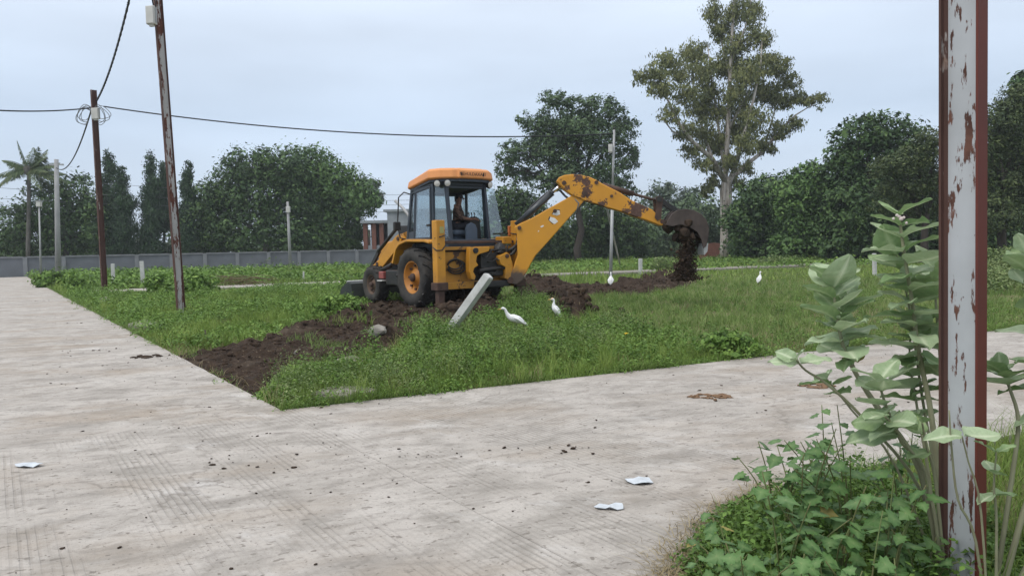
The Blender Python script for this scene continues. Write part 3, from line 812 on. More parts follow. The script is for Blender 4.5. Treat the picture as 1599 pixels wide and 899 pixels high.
for a_, b_ in zip(ks, ks[1:] + 'A'):
    fr.bar(cabp(a_, .965), cabp(b_, .965), .06, .11)
    if (a_, b_) != ('D', 'E'): fr.bar(cabp(a_, .03), cabp(b_, .03), .06, .08)
fr.bar(cabp('D', .90), cabp('E', .90), .05, .06)
cf = fr.build('cab_frame', 'cab_navy', dig, bevel=.012)
MB().prism([LO[k] for k in ks], lambda a, b, d: V3((a, b, d)), 1.22, Z0 - .03).build('cab_base', 'cab_navy', dig, bevel=.02)
sill = MB().box((-.90, 0, 1.44), (.16, 1.36, .20)).box((-.97, .05, 1.32), (.10, 1.5, .10)).build('rear_sill', 'cab_navy', dig, bevel=.02)
MB().box((.84, 0, 1.66), (.10, 1.2, .36)).build('dashboard', 'black', dig, bevel=.03)
# side panels below the door glass
for (a_, b_) in (('A', 'B'), ('G', 'H')):
    q = [cabp(a_, .04), cabp(b_, .04), cabp(b_, .20), cabp(a_, .20)]
    n_ = (q[1] - q[0]).cross(q[3] - q[0]).normalized() * .012
    MB().add([p - n_ for p in q] + [p + n_ for p in q], [(3, 2, 1, 0), (4, 5, 6, 7), (0, 1, 5, 4), (1, 2, 6, 5), (2, 3, 7, 6), (3, 0, 4, 7)]).build('lower_panel', 'cab_navy', dig)
def pane(a_, b_, f0, f1, name='window_pane', ins=.06):
    p, q, r_, s_ = cabp(a_, f0), cabp(b_, f0), cabp(b_, f1), cabp(a_, f1)
    q4 = [p.lerp(q, ins), q.lerp(p, ins), r_.lerp(s_, ins), s_.lerp(r_, ins)]
    n_ = (q4[1] - q4[0]).cross(q4[3] - q4[0]).normalized() * .003
    return MB().add([v - n_ for v in q4] + [v + n_ for v in q4], [(3, 2, 1, 0), (4, 5, 6, 7), (0, 1, 5, 4), (1, 2, 6, 5), (2, 3, 7, 6), (3, 0, 4, 7)]).build(name, 'glass', dig)
pane('A', 'B', .20, .93); pane('G', 'H', .20, .93); pane('F', 'G', .07, .93); pane('E', 'F', .07, .93)
pane('H', 'A', .20, .93, 'windscreen', .03); pane('C', 'D', .07, .93)
# left door: its own frame and glass, with handle
dr = MB(); q = [cabp('B', .06), cabp('C', .06), cabp('C', .92), cabp('B', .92)]
off = V3((0, .035, 0)); q = [q[0].lerp(q[1], .07) + off, q[1].lerp(q[0], .07) + off, q[2].lerp(q[3], .07) + off, q[3].lerp(q[2], .07) + off]
for i in range(4): dr.bar(q[i], q[(i + 1) % 4], .035, .05)
door = dr.build('door', 'cab_navy', dig, bevel=.008)
n_ = V3((0, .003, 0))
MB().add([v - n_ for v in q] + [v + n_ for v in q], [(3, 2, 1, 0), (4, 5, 6, 7), (0, 1, 5, 4), (1, 2, 6, 5), (2, 3, 7, 6), (3, 0, 4, 7)]).build('pane', 'glass', door)
MB().box(q[1].lerp(q[2], .25) + V3((.04, .03, 0)), (.14, .04, .05)).build('handle', 'black', door)
# swung-open right rear quarter window
pw = MB(); a0, a1 = cabp('E', .06), cabp('E', .90); d_ = V3((-.10, -.34, 0))
q = [a0 + V3((0, -.05, 0)), a0 + d_, a1 + d_ * .7, a1 + V3((0, -.05, 0))]; n_ = V3((.003, 0, 0))
MB().add([v - n_ for v in q] + [v + n_ for v in q], [(3, 2, 1, 0), (4, 5, 6, 7), (0, 1, 5, 4), (1, 2, 6, 5), (2, 3, 7, 6), (3, 0, 4, 7)]).build('quarter_window', 'glass', dig)
# roof
RO = [(.74, .60), (.62, .74), (-.42, .82), (-.72, .70), (-.88, .46), (-.90, .36), (-.96, .32), (-.96, -.34), (-.90, -.38), (-.88, -.56), (-.62, -.80), (.62, -.74), (.74, -.60)]
rf = MB(); n = len(RO)
rings = [(2.90, 1.0), (2.93, 1.03), (3.06, 1.0), (3.11, .93)]
P = [V3((x * s_, y * s_, z + (.03 if x < .3 else 0) * (1 if z > 3 else 0) - rdrop(x))) for z, s_ in rings for x, y in RO]
Fs = [list(range(n))[::-1], list(range(3 * n, 4 * n))] + [(r_ * n + i, r_ * n + (i + 1) % n, (r_ + 1) * n + (i + 1) % n, (r_ + 1) * n + i) for r_ in range(3) for i in range(n)]
rf.add(P, Fs); roof = rf.build('roof', 'roof_orange', dig, bevel=.015)
MB().prism([(a_ * .96, b_ * .96) for a_, b_ in RO], lambda a, b, d: V3((a, b, d - rdrop(a))), 2.84, 2.90).build('roof_lining', 'cab_navy', dig)
def text_part(txt, name, parent, mat, M, size, extr=.002, align='CENTER'):
    cu = bpy.data.curves.new(name, 'FONT'); cu.body = txt; cu.size = size; cu.extrude = extr; cu.align_x = align; cu.align_y = 'CENTER'
    cu.resolution_u = 2
    ob = bpy.data.objects.new(name, cu); COL.objects.link(ob)
    dg = bpy.context.evaluated_depsgraph_get(); dg.update()
    me = bpy.data.meshes.new_from_object(ob.evaluated_get(dg)); me.name = name
    bpy.data.objects.remove(ob); bpy.data.curves.remove(cu)
    me.transform(M); me.materials.clear()
    return link(name, me, mat, parent)
Mback = Matrix(((0, 0, -1, -.998), (-1, 0, 0, -.01), (0, 1, 0, 3.0), (0, 0, 0, 1)))
text_part('MEHULDAXATI', 'lettering', roof, 'dark_mark', Mback, .105)
for yy in (.29, -.31):
    MB().prism([(yy - .018, 2.965), (yy + .018, 2.965), (yy + .018, 3.01), (yy, 3.045), (yy - .018, 3.01)], lambda a, b, d: V3((d, a, b)), -1.0, -.985).build('roof_mark', 'dark_mark', roof)
for (x, y, dx, dy) in ((-.62, .70, -.6, .8), (-.80, .56, -1, .2), (-.80, -.60, -1, -.2), (-.62, -.72, -.6, -.8)):
    d_ = V3((dx, dy, -.15)).normalized(); c = V3((x, y, 2.80))
    l_ = MB().lathe([(.001, -.09), (.05, -.08), (.075, -.02), (.08, .03), (.075, .035)], c, d_, 14).build('work_light', 'black', dig)
    MB().lathe([(.072, .030), (.04, .042), (.001, .046)], c, d_, 14).build('lens', 'lamp_glass', l_)
# mirror on its bow
mr = MB().tube([cabp('A', .93), cabp('A', .95) + V3((.22, .10, .05)), cabp('A', .9) + V3((.40, .14, 0)), cabp('A', .35) + V3((.32, .14, 0)), cabp('A', .1) + V3((.2, .1, 0)), cabp('A', .05)], .016, 8).build('mirror_bow', 'black', dig)
MB().box(cabp('A', .33) + V3((.33, .15, 0)), (.10, .18, .22)).build('mirror', 'black', mr, bevel=.03)
MB().box((-1.0, -1.02, 1.72), (.06, .10, .24)).build('tail_lamp', 'amber', dig, bevel=.015)
MB().bar((-.9, -.62, 1.66), (-1.0, -1.02, 1.66), .03, .03).build('lamp_bracket', 'black', dig)
MB().box((-1.12, -.74, 1.50), (.30, .26, .17)).build('tool_box', 'yellow', dig, bevel=.02)
# inside: seat, second seat back, steering column, levers
MB().box((-.30, -.02, 1.70), (.46, .46, .12)).box((-.30, -.02, 1.58), (.24, .3, .14)).build('seat', 'seat_blue', dig, bevel=.04)
MB().prism([(-.30, 1.50), (.02, 1.50), (.02, 1.78), (-.03, 1.88), (-.14, 1.93), (-.25, 1.88), (-.30, 1.78)], lambda a, b, d: V3((d, a, b)), -.72, -.64).build('seat_back', 'seat_blue', dig, bevel=.03)
MB().cyl((.62, .05, 1.5), (.50, .05, 1.98), .04).build('steering_column', 'black', dig)
u_ = V3((-.25, 0, .97)).normalized(); c_ = V3((.49, .05, 2.0)); e1_, e2_ = frame(u_)
MB().tube([c_ + (e1_ * math.cos(a) + e2_ * math.sin(a)) * .19 for a in np.linspace(0, 2 * math.pi, 21)], .014, 6).cyl(c_ - e1_ * .18, c_ + e1_ * .18, .012).build('steering_wheel', 'black', dig)
cons = MB().prism([(-.50, 1.50), (-.12, 1.50), (-.16, 1.98), (-.34, 2.08), (-.46, 2.02)], lambda a, b, d: V3((d, a, b)), -.60, -.38).build('lever_console', 'black', dig, bevel=.03)
for yy in (-.20, -.28, -.36): MB().tube([(-.48, yy, 1.98), (-.52, yy, 2.10), (-.50, yy, 2.16)], [.01, .01, .02], 6).build('lever', 'black', cons)
MB().box((.1, -.30, 2.52), (.05, .16, .14)).build('sun_visor', 'black', dig, bevel=.01)
# stabiliser legs
for s_ in (1, -1):
    y = s_ * 1.07
    lg = MB().box((-1.20, y, 1.24), (.20, .21, 1.42)).build('stabiliser_leg', 'yellow', dig, bevel=.012)
    MB().box((-1.20, y, .52), (.27, .28, .17)).build('collar', 'rust_steel', lg, bevel=.012)
    MB().box((-1.20, y, .26), (.15, .15, .40)).build('inner_leg', 'rust_steel', lg, bevel=.008)
    MB().box((-1.20, y, .045), (.34, .30, .05)).build('foot', 'rust_steel', lg, bevel=.012)
    MB().tube([(-1.22, y + s_ * .11, 1.56), (-1.34, y, 1.60), (-1.34, y - s_ * .1, 1.63), (-1.15, y - s_ * .14, 1.66)], .014, 6).build('hose', 'black', lg)
    MB().tube([(-1.32, y - s_ * .1, 1.40), (-1.33, y, 1.30), (-1.30, y + s_ * .12, 1.30), (-1.18, y + s_ * .13, 1.36)], .014, 6).build('hose', 'black', lg)
    MB().box((-1.306, y - s_ * .02, 1.74), (.006, .10, .14)).build('sticker', simple('greenish sticker %d' % s_, (.42, .36, .12), (.30, .30, .13), 30), lg)
# rear frame with its rails and back plate
fm = MB().box((-1.18, 0, 1.335), (.10, 1.94, .075)).box((-1.18, 0, .52), (.14, 1.94, .16)).build('rear_frame', 'dirty_yellow', dig, bevel=.012)
MB().box((-1.19, 0, 1.47), (.09, 1.90, .06)).build('slide_rail', 'rust_steel', dig, bevel=.012)
MB().box((-1.13, .60, .93), (.05, .78, .66)).build('back_plate', 'dirty_yellow', dig, bevel=.01)
MB().box((-1.13, -.70, .93), (.05, .56, .66)).build('back_plate', 'dirty_yellow', dig, bevel=.01)
MB().box((-1.12, .0, .93), (.05, .42, .70)).build('valve_plate', 'black', dig)
for k in range(3):
    c = V3((-1.19 - .02 * k, .62 + .03 * k, .93 + .03 * k))
    MB().tube([c + V3((0, math.cos(a) * (.24 - .03 * k), math.sin(a) * (.15 - .02 * k))) for a in np.linspace(.3, 6.0, 18)], .018, 6).build('coiled_hose', 'black', fm)
def rp(px, py): return ((797 - px) / 61 - .75, (482.5 - py) / 72)
carr = [rp(*p) for p in [(728, 385), (760, 385), (759, 392), (744, 396), (739, 399), (737, 408), (741, 414), (734, 418), (732, 424), (736, 431), (734, 438), (729, 436), (726, 424), (726, 405)]]
cg = MB().prism(carr, lambda a, b, d: V3((d, a, b)), -1.40, -1.24).build('side_shift_carriage', 'yellow', dig, bevel=.012)
MB().cyl((-1.44, rp(736, 0)[0], 1.28), (-1.2, rp(736, 0)[0], 1.28), .062).build('pin', 'black', cg)
kp = [rp(*p) for p in [(774, 400), (787, 394), (792, 399), (796, 412), (797, 422), (793, 434), (787, 439), (783, 437), (784, 419), (776, 414), (774, 408)]]
kg = MB().prism(kp, lambda a, b, d: V3((d, a, b)), -1.46, -1.22).build('kingpost_bracket', 'yellow', dig, bevel=.012)
MB().cyl((-1.5, rp(786, 0)[0], 1.14), (-1.2, rp(786, 0)[0], 1.14), .045).build('pin', 'rust_steel', kg)
vb = MB().box((-1.24, -.20, 1.05), (.16, .50, .34)).box((-1.26, -.30, .80), (.2, .62, .20)).lump((-1.28, -.1, .70), .13, 4, sub=2, rough=.15).lump((-1.30, -.5, 1.30), .14, 5, sub=2, rough=.2)
vb.build('swing_gear', 'black', dig, bevel=.015)
random.seed(3)
for k in range(9):
    y0 = random.uniform(.05, -.55); z0 = random.uniform(.75, 1.25)
    MB().tube([(-1.27, y0, z0), (-1.40 - random.random() * .06, y0 - .1, z0 + random.uniform(-.08, .05)), (-1.38, y0 - .25, z0 + random.uniform(-.02, .12)), (-1.34, min(y0 - .32, -.5), z0 + random.uniform(.0, .2))], .017, 6).build('hydraulic_hose', 'black', dig)
MB().cyl((-1.34, .12, .82), (-1.40, -.62, .90), .055).build('swing_ram', 'black', dig)
MB().box((-1.30, -.25, .52), (.22, .9, .14)).build('clamp_bar', 'black', dig, bevel=.02)

# ---- backhoe arm: works in a plane square to the picture of the yard, 17.4 m out
YB = 17.375
def aP(px, py, d=0.):
    p = atY(px, py, YB); return MDI @ V3((p.x, YB + d, p.z))
def arm_prism(pts, half, taper=None): return MB().prism(pts, lambda a, b, d: aP(a, b, d), -half, half)
boom = arm_prism([(795, 433), (801, 418), (808, 398), (807, 366), (803, 354), (812, 349), (830, 341), (856, 326), (890, 307), (902, 302), (913, 303), (915, 310), (908, 318), (902, 325), (878, 352), (856, 377), (836, 399), (829, 411), (822, 425), (816, 437), (807, 444), (796, 442)], .13).build('boom', 'boom_yellow', dig, bevel=.018)
for p, r_ in (((811, 356), .045), ((866, 330), .045), ((797, 437), .075)):
    MB().cyl(aP(*p, -.17), aP(*p, .17), r_, seg=12).build('pin', 'rust_steel', boom)
# mud colour sits on the boom in the machine's own height
for poly in ([(857, 344), (859, 339), (866, 341), (871, 346), (866, 350), (863, 349)], [(862, 335), (867, 328), (873, 329), (874, 335), (869, 337)], [(843, 354), (848, 351.5), (849, 353.5), (845, 355.5)], [(839.5, 361), (841.5, 359.5), (841.5, 361.5), (840, 362.5)]):
    MB().prism(poly, lambda a, b, d: aP(a, b, d), -.1345, -.131).build('decal', 'white_mark', boom)
for poly in ([(855.5, 343), (857.5, 338), (859, 339), (857, 344), (863, 349.5), (862.4, 350.6)], [(861, 334.5), (866, 327.5), (873, 327.6), (874.6, 331), (873, 329), (867, 328.4), (862, 335)]):
    MB().prism(poly, lambda a, b, d: aP(a, b, d), -.1348, -.131).build('decal_edge', 'dark_mark', boom)
dip = arm_prism([(868, 284), (872, 278), (880, 274.5), (893, 273), (906, 274), (919, 277), (930, 282), (940, 288), (952, 294), (966, 301), (984, 313), (1000, 320), (1017, 328), (1030, 342), (1036, 350), (1031, 353), (1010, 345), (990, 338.5), (970, 331), (952, 326), (930, 319), (913, 314.5), (893, 306), (882, 298), (874, 290)], .165).build('dipper', 'dipper_yellow', dig, bevel=.02)
for p, r_ in (((880, 286.5), .05), ((911.5, 302.5), .065), ((930, 286), .045), ((953.5, 307), .035), ((1032, 346), .05)):
    MB().cyl(aP(*p, -.185), aP(*p, .185), r_, seg=12).build('pin', 'rust_steel', dip)
def ram(name, p0, pm, p1, r_, d=0., seg=12, rodmat='chrome', bm_='ram'):
    b = MB().cyl(aP(*p0, d), aP(*pm, d), r_, seg=seg).cyl(aP(*pm, d), aP(*(pm[0] + (pm[0] - p0[0]) * .02, pm[1] + (pm[1] - p0[1]) * .02), d), r_ * 1.12, seg=seg).build(name, bm_, dig)
    MB().cyl(aP(*pm, d), aP(*p1, d), r_ * .5, seg=seg).build('rod', rodmat, b)
    return b
ram('boom_ram', (806, 352), (861, 302), (878, 287), .072, -.02)
ram('boom_ram', (800, 396), (806, 384), (811, 362), .06, .05)
MB().tube([aP(812, 343, .10), aP(830, 322, .12), aP(850, 304, .12), aP(866, 293, .1)], .022, 8).build('arm_hose', 'black', dig)
MB().tube([aP(806, 388, -.05), aP(800, 396, -.1), aP(788, 402, -.05), aP(778, 402, 0)], .03, 8).build('arm_hose', 'black', dig)
MB().tube([aP(812, 379, .02), aP(800, 388, -.02), aP(784, 396, 0)], .035, 8).build('arm_hose', 'black', dig)
ram('bucket_ram', (941, 289), (988, 302.5), (1024, 313), .062, 0., 12, 'rust_steel', 'rust_steel')
MB().tube([aP(893, 307, -.10), aP(903, 318, -.14), aP(899, 332, -.1), aP(896, 322, -.05), aP(906, 312, 0)], .018, 6).build('arm_hose', 'thin_wire', dig)
# links
for d0 in (-.20, .17):
    MB().prism([(1021.5, 309), (1027, 306.5), (1033, 310), (1031, 326), (1030, 342), (1024, 345), (1020, 340), (1023, 326)], lambda a, b, d: aP(a, b, d), d0, d0 + .03).build('tipping_lever', 'rust_steel', dig)
MB().cyl(aP(1027, 312, -.22), aP(1027, 312, .22), .065).build('link_pin', 'black', dig)
for d0 in (-.14, .10):
    MB().bar(aP(1029, 312, d0), aP(1055, 330, d0), .05, .09).build('tipping_link', 'black', dig)
# digging bucket
HB = .30
side = [(1036, 352), (1040, 343), (1046, 334), (1054, 329), (1066, 327), (1078, 329), (1090, 335), (1098, 344), (1102, 356), (1101, 370), (1098, 384), (1093, 388), (1090, 374), (1084, 363), (1072, 355), (1058, 351), (1046, 354)]
shell_o = [(1036, 352), (1040, 343), (1046, 334), (1054, 329), (1066, 327), (1078, 329), (1090, 335), (1098, 344), (1102, 356), (1101, 370), (1098, 384)]
bk = MB()
bk.prism(side, lambda a, b, d: aP(a, b, d), -HB, -HB + .03); bk.prism(side, lambda a, b, d: aP(a, b, d), HB - .03, HB)
cxb, cyb = 1070, 360
inn = [(cxb + (x - cxb) * .94, cyb + (y - cyb) * .93) for x, y in shell_o]
bk.prism(shell_o + inn[::-1], lambda a, b, d: aP(a, b, d), -HB + .03, HB - .03)
bucket = bk.build('digging_bucket', 'bucket_steel', dig, bevel=.008)
for k in range(5):
    d = -HB + .05 + k * (2 * HB - .1) / 4
    MB().prism([(1101, 380), (1100, 392), (1095, 398), (1094, 388), (1096, 380)], lambda a, b, d_: aP(a, b, d_), d - .03, d + .03).build('tooth', 'galv', bucket)
for d0 in (-.15, .10):
    MB().prism([(1034, 350), (1040, 339), (1050, 327), (1058, 326), (1062, 332), (1050, 342), (1044, 352)], lambda a, b, d: aP(a, b, d), d0, d0 + .05).build('bucket_lug', 'bucket_steel', bucket)
# brand letters on the loader arm / bonnet side
Mb = Matrix(((-1, 0, 0, 1.30), (0, 0, 1, .402), (0, 1, 0, 1.36), (0, 0, 0, 1)))
text_part('JCB', 'lettering', dig, 'white_mark', Mb, .34)

# ---- soil in and under the bucket
random.seed(5)
sl = MB()
for k in range(46):
    px, py, d = random.uniform(1040, 1092), random.uniform(346, 372), random.uniform(-.24, .24)
    if py < 344 + abs(px - 1068) * .25 or py > 352 + (px - 1036) * .62 + 8: continue
    p = atY(px, py, YB); sl.lump((p.x, YB + d, p.z), random.uniform(.06, .14), k, sub=1, rough=.4)
load = sl.build('bucket_soil', 'clod'); tag(load, 'wet dark soil spilling out of the raised digger bucket', None, kind='stuff')
pts, szs = [], []
for k in range(5000):
    f = random.random() ** .8
    py = 366 + f * 72; w = 8 + 12 * f * f
    p = atY(1070 + random.gauss(0, 1) * w * .62 + (1 - f) * 2, py, YB + random.gauss(0, .12))
    pts.append(tuple(p)); szs.append(min(.05, random.lognormvariate(-4.75, .6)))
fs = scatter_lumps('falling_soil', np.array(pts), szs, 'clod', 1.); tag(fs, 'column of soil falling from the tipped bucket to the heap', None, kind='stuff')

# ------------------------------------------------------------------ operator in the cab
def skin_mesh(name, verts, edges, radii, mat, parent=None, root=0, sub=2):
    me = bpy.data.meshes.new(name); me.from_pydata(verts, edges, []); me.update()
    o = link(name, me, mat, parent)
    sk = o.modifiers.new('skin', 'SKIN'); sk.use_smooth_shade = True
    me.skin_vertices.new() if not me.skin_vertices else None
    for v, r_ in zip(me.skin_vertices[0].data, radii):
        v.radius = r_ if hasattr(r_, '__len__') else (r_, r_)
    for i, v in enumerate(me.skin_vertices[0].data): v.use_root = (i == root)
    ss = o.modifiers.new('sub', 'SUBSURF'); ss.levels = sub; ss.render_levels = sub
    return o
sw = MD @ V3((-.30, -.02, 1.76))
per = tag(empty('person', sw, R_(-8)), 'person in dark checked shirt seated in the digger cab facing the arm', 'person')
# facing +x; hips at origin
BV = [(0, 0, .08), (0, 0, .22), (.01, 0, .38), (.02, 0, .52), (.03, 0, .60), (.05, 0, .69), (.07, 0, .77),
      (.02, .17, .51), (.10, .22, .28), (.34, .17, .22), (.40, .165, .225), (.02, -.17, .51), (.10, -.22, .28), (.34, -.17, .24), (.40, -.165, .245),
      (.02, .09, .07), (.38, .11, .10), (.40, .11, -.30), (.52, .11, -.34), (.02, -.09, .07), (.38, -.11, .10), (.40, -.11, -.30), (.52, -.11, -.34)]
BE = [(0, 1), (1, 2), (2, 3), (3, 4), (4, 5), (5, 6), (3, 7), (7, 8), (8, 9), (9, 10), (3, 11), (11, 12), (12, 13), (13, 14), (0, 15), (15, 16), (16, 17), (17, 18), (0, 19), (19, 20), (20, 21), (21, 22)]
BR = [(.13, .15), (.115, .135), (.11, .155), (.09, .12), .055, (.085, .075), (.08, .068), .062, .045, .032, .026, .062, .045, .032, .026, .09, .065, .045, .035, .09, .065, .045, .035]
for s_, i0 in ((1, 10), (-1, 14)):      # five fingers on each hand, curled round the lever tops
    b0 = V3(BV[i0]); palm = b0 + V3((.05, 0, -.005))
    BV.append(tuple(palm)); BR.append((.022, .036)); BE.append((i0, len(BV) - 1)); pi_ = len(BV) - 1
    for k, (dy, L_) in enumerate(((.032, .040), (.011, .047), (-.011, .044), (-.031, .034))):
        a_ = palm + V3((.04, dy, .0)); b_ = a_ + V3((L_ * .8, 0, -.015)); c_ = b_ + V3((.006, 0, -L_ * .7))
        j = len(BV); BV += [tuple(a_), tuple(b_), tuple(c_)]; BR += [.0095, .0085, .0075]; BE += [(pi_, j), (j, j + 1), (j + 1, j + 2)]
    a_ = palm + V3((-.005, -s_ * .040, -.01)); b_ = a_ + V3((.035, -s_ * .018, -.02)); j = len(BV)
    BV += [tuple(a_), tuple(b_)]; BR += [.011, .009]; BE += [(pi_, j), (j, j + 1)]
skin_mesh('body', BV, BE, BR, 'skin', per, 0, 2)
TV = [BV[i] for i in (0, 1, 2, 3, 7, 8, 11, 12)] + [(.24, .19, .24), (.24, -.19, .255), (.03, 0, .57)]
skin_mesh('shirt', TV, [(0, 1), (1, 2), (2, 3), (3, 4), (4, 5), (5, 8), (3, 6), (6, 7), (7, 9), (3, 10)], [(.145, .165), (.13, .15), (.125, .172), (.105, .135), .075, .058, .075, .058, .048, .048, .07], 'shirt', per)
skin_mesh('trousers', [BV[i] for i in (0, 15, 16, 17, 19, 20, 21)], [(0, 1), (1, 2), (2, 3), (0, 4), (4, 5), (5, 6)], [(.15, .165), .105, .08, .06, .105, .08, .06], 'trouser', per)
hd = V3((.065, 0, .735))
MB().lump(hd + V3((-.018, 0, .045)), (.098, .086, .085), 2, sub=3, rough=.03).build('hair', 'hair', per)
fc = MB().lathe([(.001, .035), (.014, .028), (.02, .0), (.017, -.012), (.001, -.018)], hd + V3((.084, 0, -.012)), (.9, 0, .45), 8)
fc.build('nose', 'skin', per)
for s_ in (-1, 1):
    MB().lump(hd + V3((.077, s_ * .033, .012)), (.012, .014, .010), 1, sub=1, rough=.02).build('eye', 'bird_eye', per)
    MB().lump(hd + V3((0, s_ * .082, 0)), (.022, .012, .034), 2, sub=1, rough=.05).build('ear', 'skin', per)
MB().lump(hd + V3((.082, 0, -.045)), (.012, .028, .007), 3, sub=1, rough=.03).build('mouth', simple('lips', (.13, .05, .04)), per)
# ------------------------------------------------------------------ steel I-beam poles
def ibeam_pole(label, base, height, lean, rz, mats, depth=.175, flange=.085, tf=.009, tw=.007, base_z=None):
    o = tag(empty('steel_pole', base), label, 'pole')
    o.rotation_euler = (lean[1], lean[0], rz)
    web, fl = mats[:2]
    H0 = -.35
    w = MB().box((0, 0, (height + H0) / 2), (depth - 2 * tf, tw, height - H0))
    w.build('web', web, o)
    for s_ in (-1, 1):
        b = MB().box((s_ * (depth - tf) / 2, 0, (height + H0) / 2), (tf, flange, height - H0))
        x0 = s_ * (depth / 2 - tf)      # rolled fillet between flange and web
        for q in (-1, 1):
            b.prism([(x0, q * tw / 2), (x0 - s_ * .012, q * tw / 2), (x0, q * (tw / 2 + .010))], lambda a, b_, d: V3((a, b_, d)), H0, height)
        b.build('flange', fl if s_ > 0 or len(mats) < 3 else mats[2], o)
    return o
PN = V3((1.775, 2.95, tz(1.775, 2.95)))
near_pole = ibeam_pole('rusty red and chipped white I beam pole standing in milkweed', PN, 6.6, (R_(-.55), 0), R_(-61), ('beam_white', 'beam_red', 'rust_pole'), depth=.152, flange=.064)
p1b = gp(284, 499)
pole_b = ibeam_pole('rusty brown I beam pole with peeling white paint at grass edge', p1b, 9.6, (R_(-1.75), 0), R_(47), ('peeling', 'rust_pole'), flange=.10)
p2b = gp(164, 462)
pole_c = ibeam_pole('rusty brown I beam pole with cables tied at its top', p2b, 7.75, (R_(-.35), 0), R_(50), ('rust_pole', 'rust_pole'), depth=.19, flange=.12)
def on_pole(o, base, z, dx=0., dy=0.):
    bpy.context.view_layer.update()
    return o.matrix_world @ V3((dx, dy, z))
# junction boxes hang on the poles
def jbox(label, c, size, rz, group=None, face=None):
    o = tag(empty('junction_box', c, rz), label, 'junction box', group)
    MB().box((0, 0, 0), size).build('case', 'box_grey', o, bevel=.012)
    MB().box((0, -size[1] / 2 - .008, 0), (size[0] * .9, .016, size[2] * .92)).build('lid', 'box_grey', o, bevel=.006)
    MB().box((0, 0, -size[2] / 2 - .02), (size[0] * .5, size[1] * .5, .04)).build('gland', 'box_grey', o)
    MB().box((size[0] / 2 + .012, 0, .0), (.03, .03, size[2] * .8)).build('bracket', 'galv', o)
    return o
zb = 6.78
cbx = on_pole(pole_b, None, zb, -.19, -.06)
jbox('pale junction box on peeling pole near the dug strip', cbx, (.20, .12, .40), R_(-10))
cbx2 = on_pole(pole_c, None, 6.85, -.02, -.13)
jbox('pale junction box on cable pole, wrapped in looped wires', cbx2, (.30, .12, .42), R_(-10))
# round pole in the field, with its box and raking stay
q0 = gp(953, 441); q1 = atY(959, 203, q0.y)
rp_ = tag(empty('pipe_pole', q0), 'slim grey pipe pole with raking stay behind the digger arm', 'pole')
dq = q1 - q0
MB().cyl((0, 0, -.2), dq * .55, .07, .062, 12).cyl(dq * .55, dq, .05, .045, 12).build('pipe', 'galv', rp_)
sa = atY(947, 322, q0.y + .3) - q0; sb = gp(970, 420) - q0
MB().cyl(sa, V3((sb.x, sb.y, sb.z)), .045, .045, 8).build('stay', 'galv', rp_)
MB().cyl(dq, dq + V3((0, 0, .12)), .03, .02, 8).build('cap', 'black', rp_)
cb = atY(955, 232, q0.y)
jbox('small pale box on the slim pipe pole behind the digger', cb + V3((-.06, -.09, 0)), (.16, .10, .32), 0)
# lamp post, concrete poles by the wall
def post_round(name, label, base, top, r0, r1, mat, cat='pole', seg=12):
    o = tag(empty(name, base), label, cat)
    MB().cyl((0, 0, -.2), top - base, r0, r1, seg).build('shaft', mat, o)
    return o
a = gp(64, 434); tp = atY(61, 322, a.y)
lp = post_round('street_lamp', 'thin grey lamp post with square white lamp before the wall', a, tp, .075, .05, 'galv', 'street lamp')
MB().box(tp - a + V3((0, 0, .16)), (.34, .26, .40)).build('lamp_head', 'box_grey', lp, bevel=.04)
MB().box(tp - a + V3((0, 0, .40)), (.42, .34, .05)).build('lamp_cap', 'galv', lp)
a = gp(91, 437); tp = atY(88, 249, a.y)
cp = tag(empty('concrete_pole', a), 'tall square concrete pole beside the coconut palm', 'pole')
MB().tube([(0, 0, -.2), tp - a], [.22, .15], 4).build('shaft', 'pole_conc', cp)
MB().box(tp - a + V3((0, 0, -.35)), (.9, .10, .10)).build('cross_arm', 'galv', cp)
a = G(453, 411, .0); a = V3(atY(453, 404, 64)); a.z = 0; tp = atY(449, 315, 64)
cp2 = post_round('concrete_pole', 'short concrete pole with pale box against the big trees', a, tp, .14, .10, 'pole_conc')
jbox('pale box on the short concrete pole by the wall', atY(450, 327, 63.8), (.34, .2, .5), 0)

# ------------------------------------------------------------------ cables
def cable(label, p, q, sag, r, mat='cable', n=26, name='cable', group=None, twist=0):
    p, q = V3(p), V3(q); pts = []
    for i in range(n + 1):
        t_ = i / n; c = p.lerp(q, t_); c.z -= sag * 4 * t_ * (1 - t_); pts.append(c)
    b = MB()
    if twist:
        N = n * 6; L_ = []
        for k in range(2):
            path = []
            for i in range(N + 1):
                t_ = i / N; c = p.lerp(q, t_); c.z -= sag * 4 * t_ * (1 - t_)
                a_ = t_ * twist * 6.283 + k * math.pi
                path.append(c + V3((math.cos(a_) * r * .7, 0, math.sin(a_) * r * .7)))
            b.tube(path, r * .75, 5)
    else: b.tube(pts, r, 6)
    return tag(b.build(name, mat), label, 'cable', group)
topc = on_pole(pole_c, None, 7.45)
topb = on_pole(pole_b, None, 9.3)
cable('thick twisted cable sagging between the two rusty I beam poles', topc + V3((.1, 0, -.1)), topb, .55, .030, twist=60)
cable('black cable from cable pole top to the pipe pole', topc + V3((.35, 0, -.32)), q1 + V3((0, 0, -.15)), .50, .026, n=40)
wl_ = atY(-40, 170, 24)
cable('black cable leaving the cable pole past the lane', topc + V3((-.1, 0, -.36)), wl_, .10, .026)
cable('cable from cable pole down to the tall concrete pole', topc + V3((-.1, .05, -.3)), cp.location + (atY(88, 262, cp.location.y) - cp.location), .9, .03)
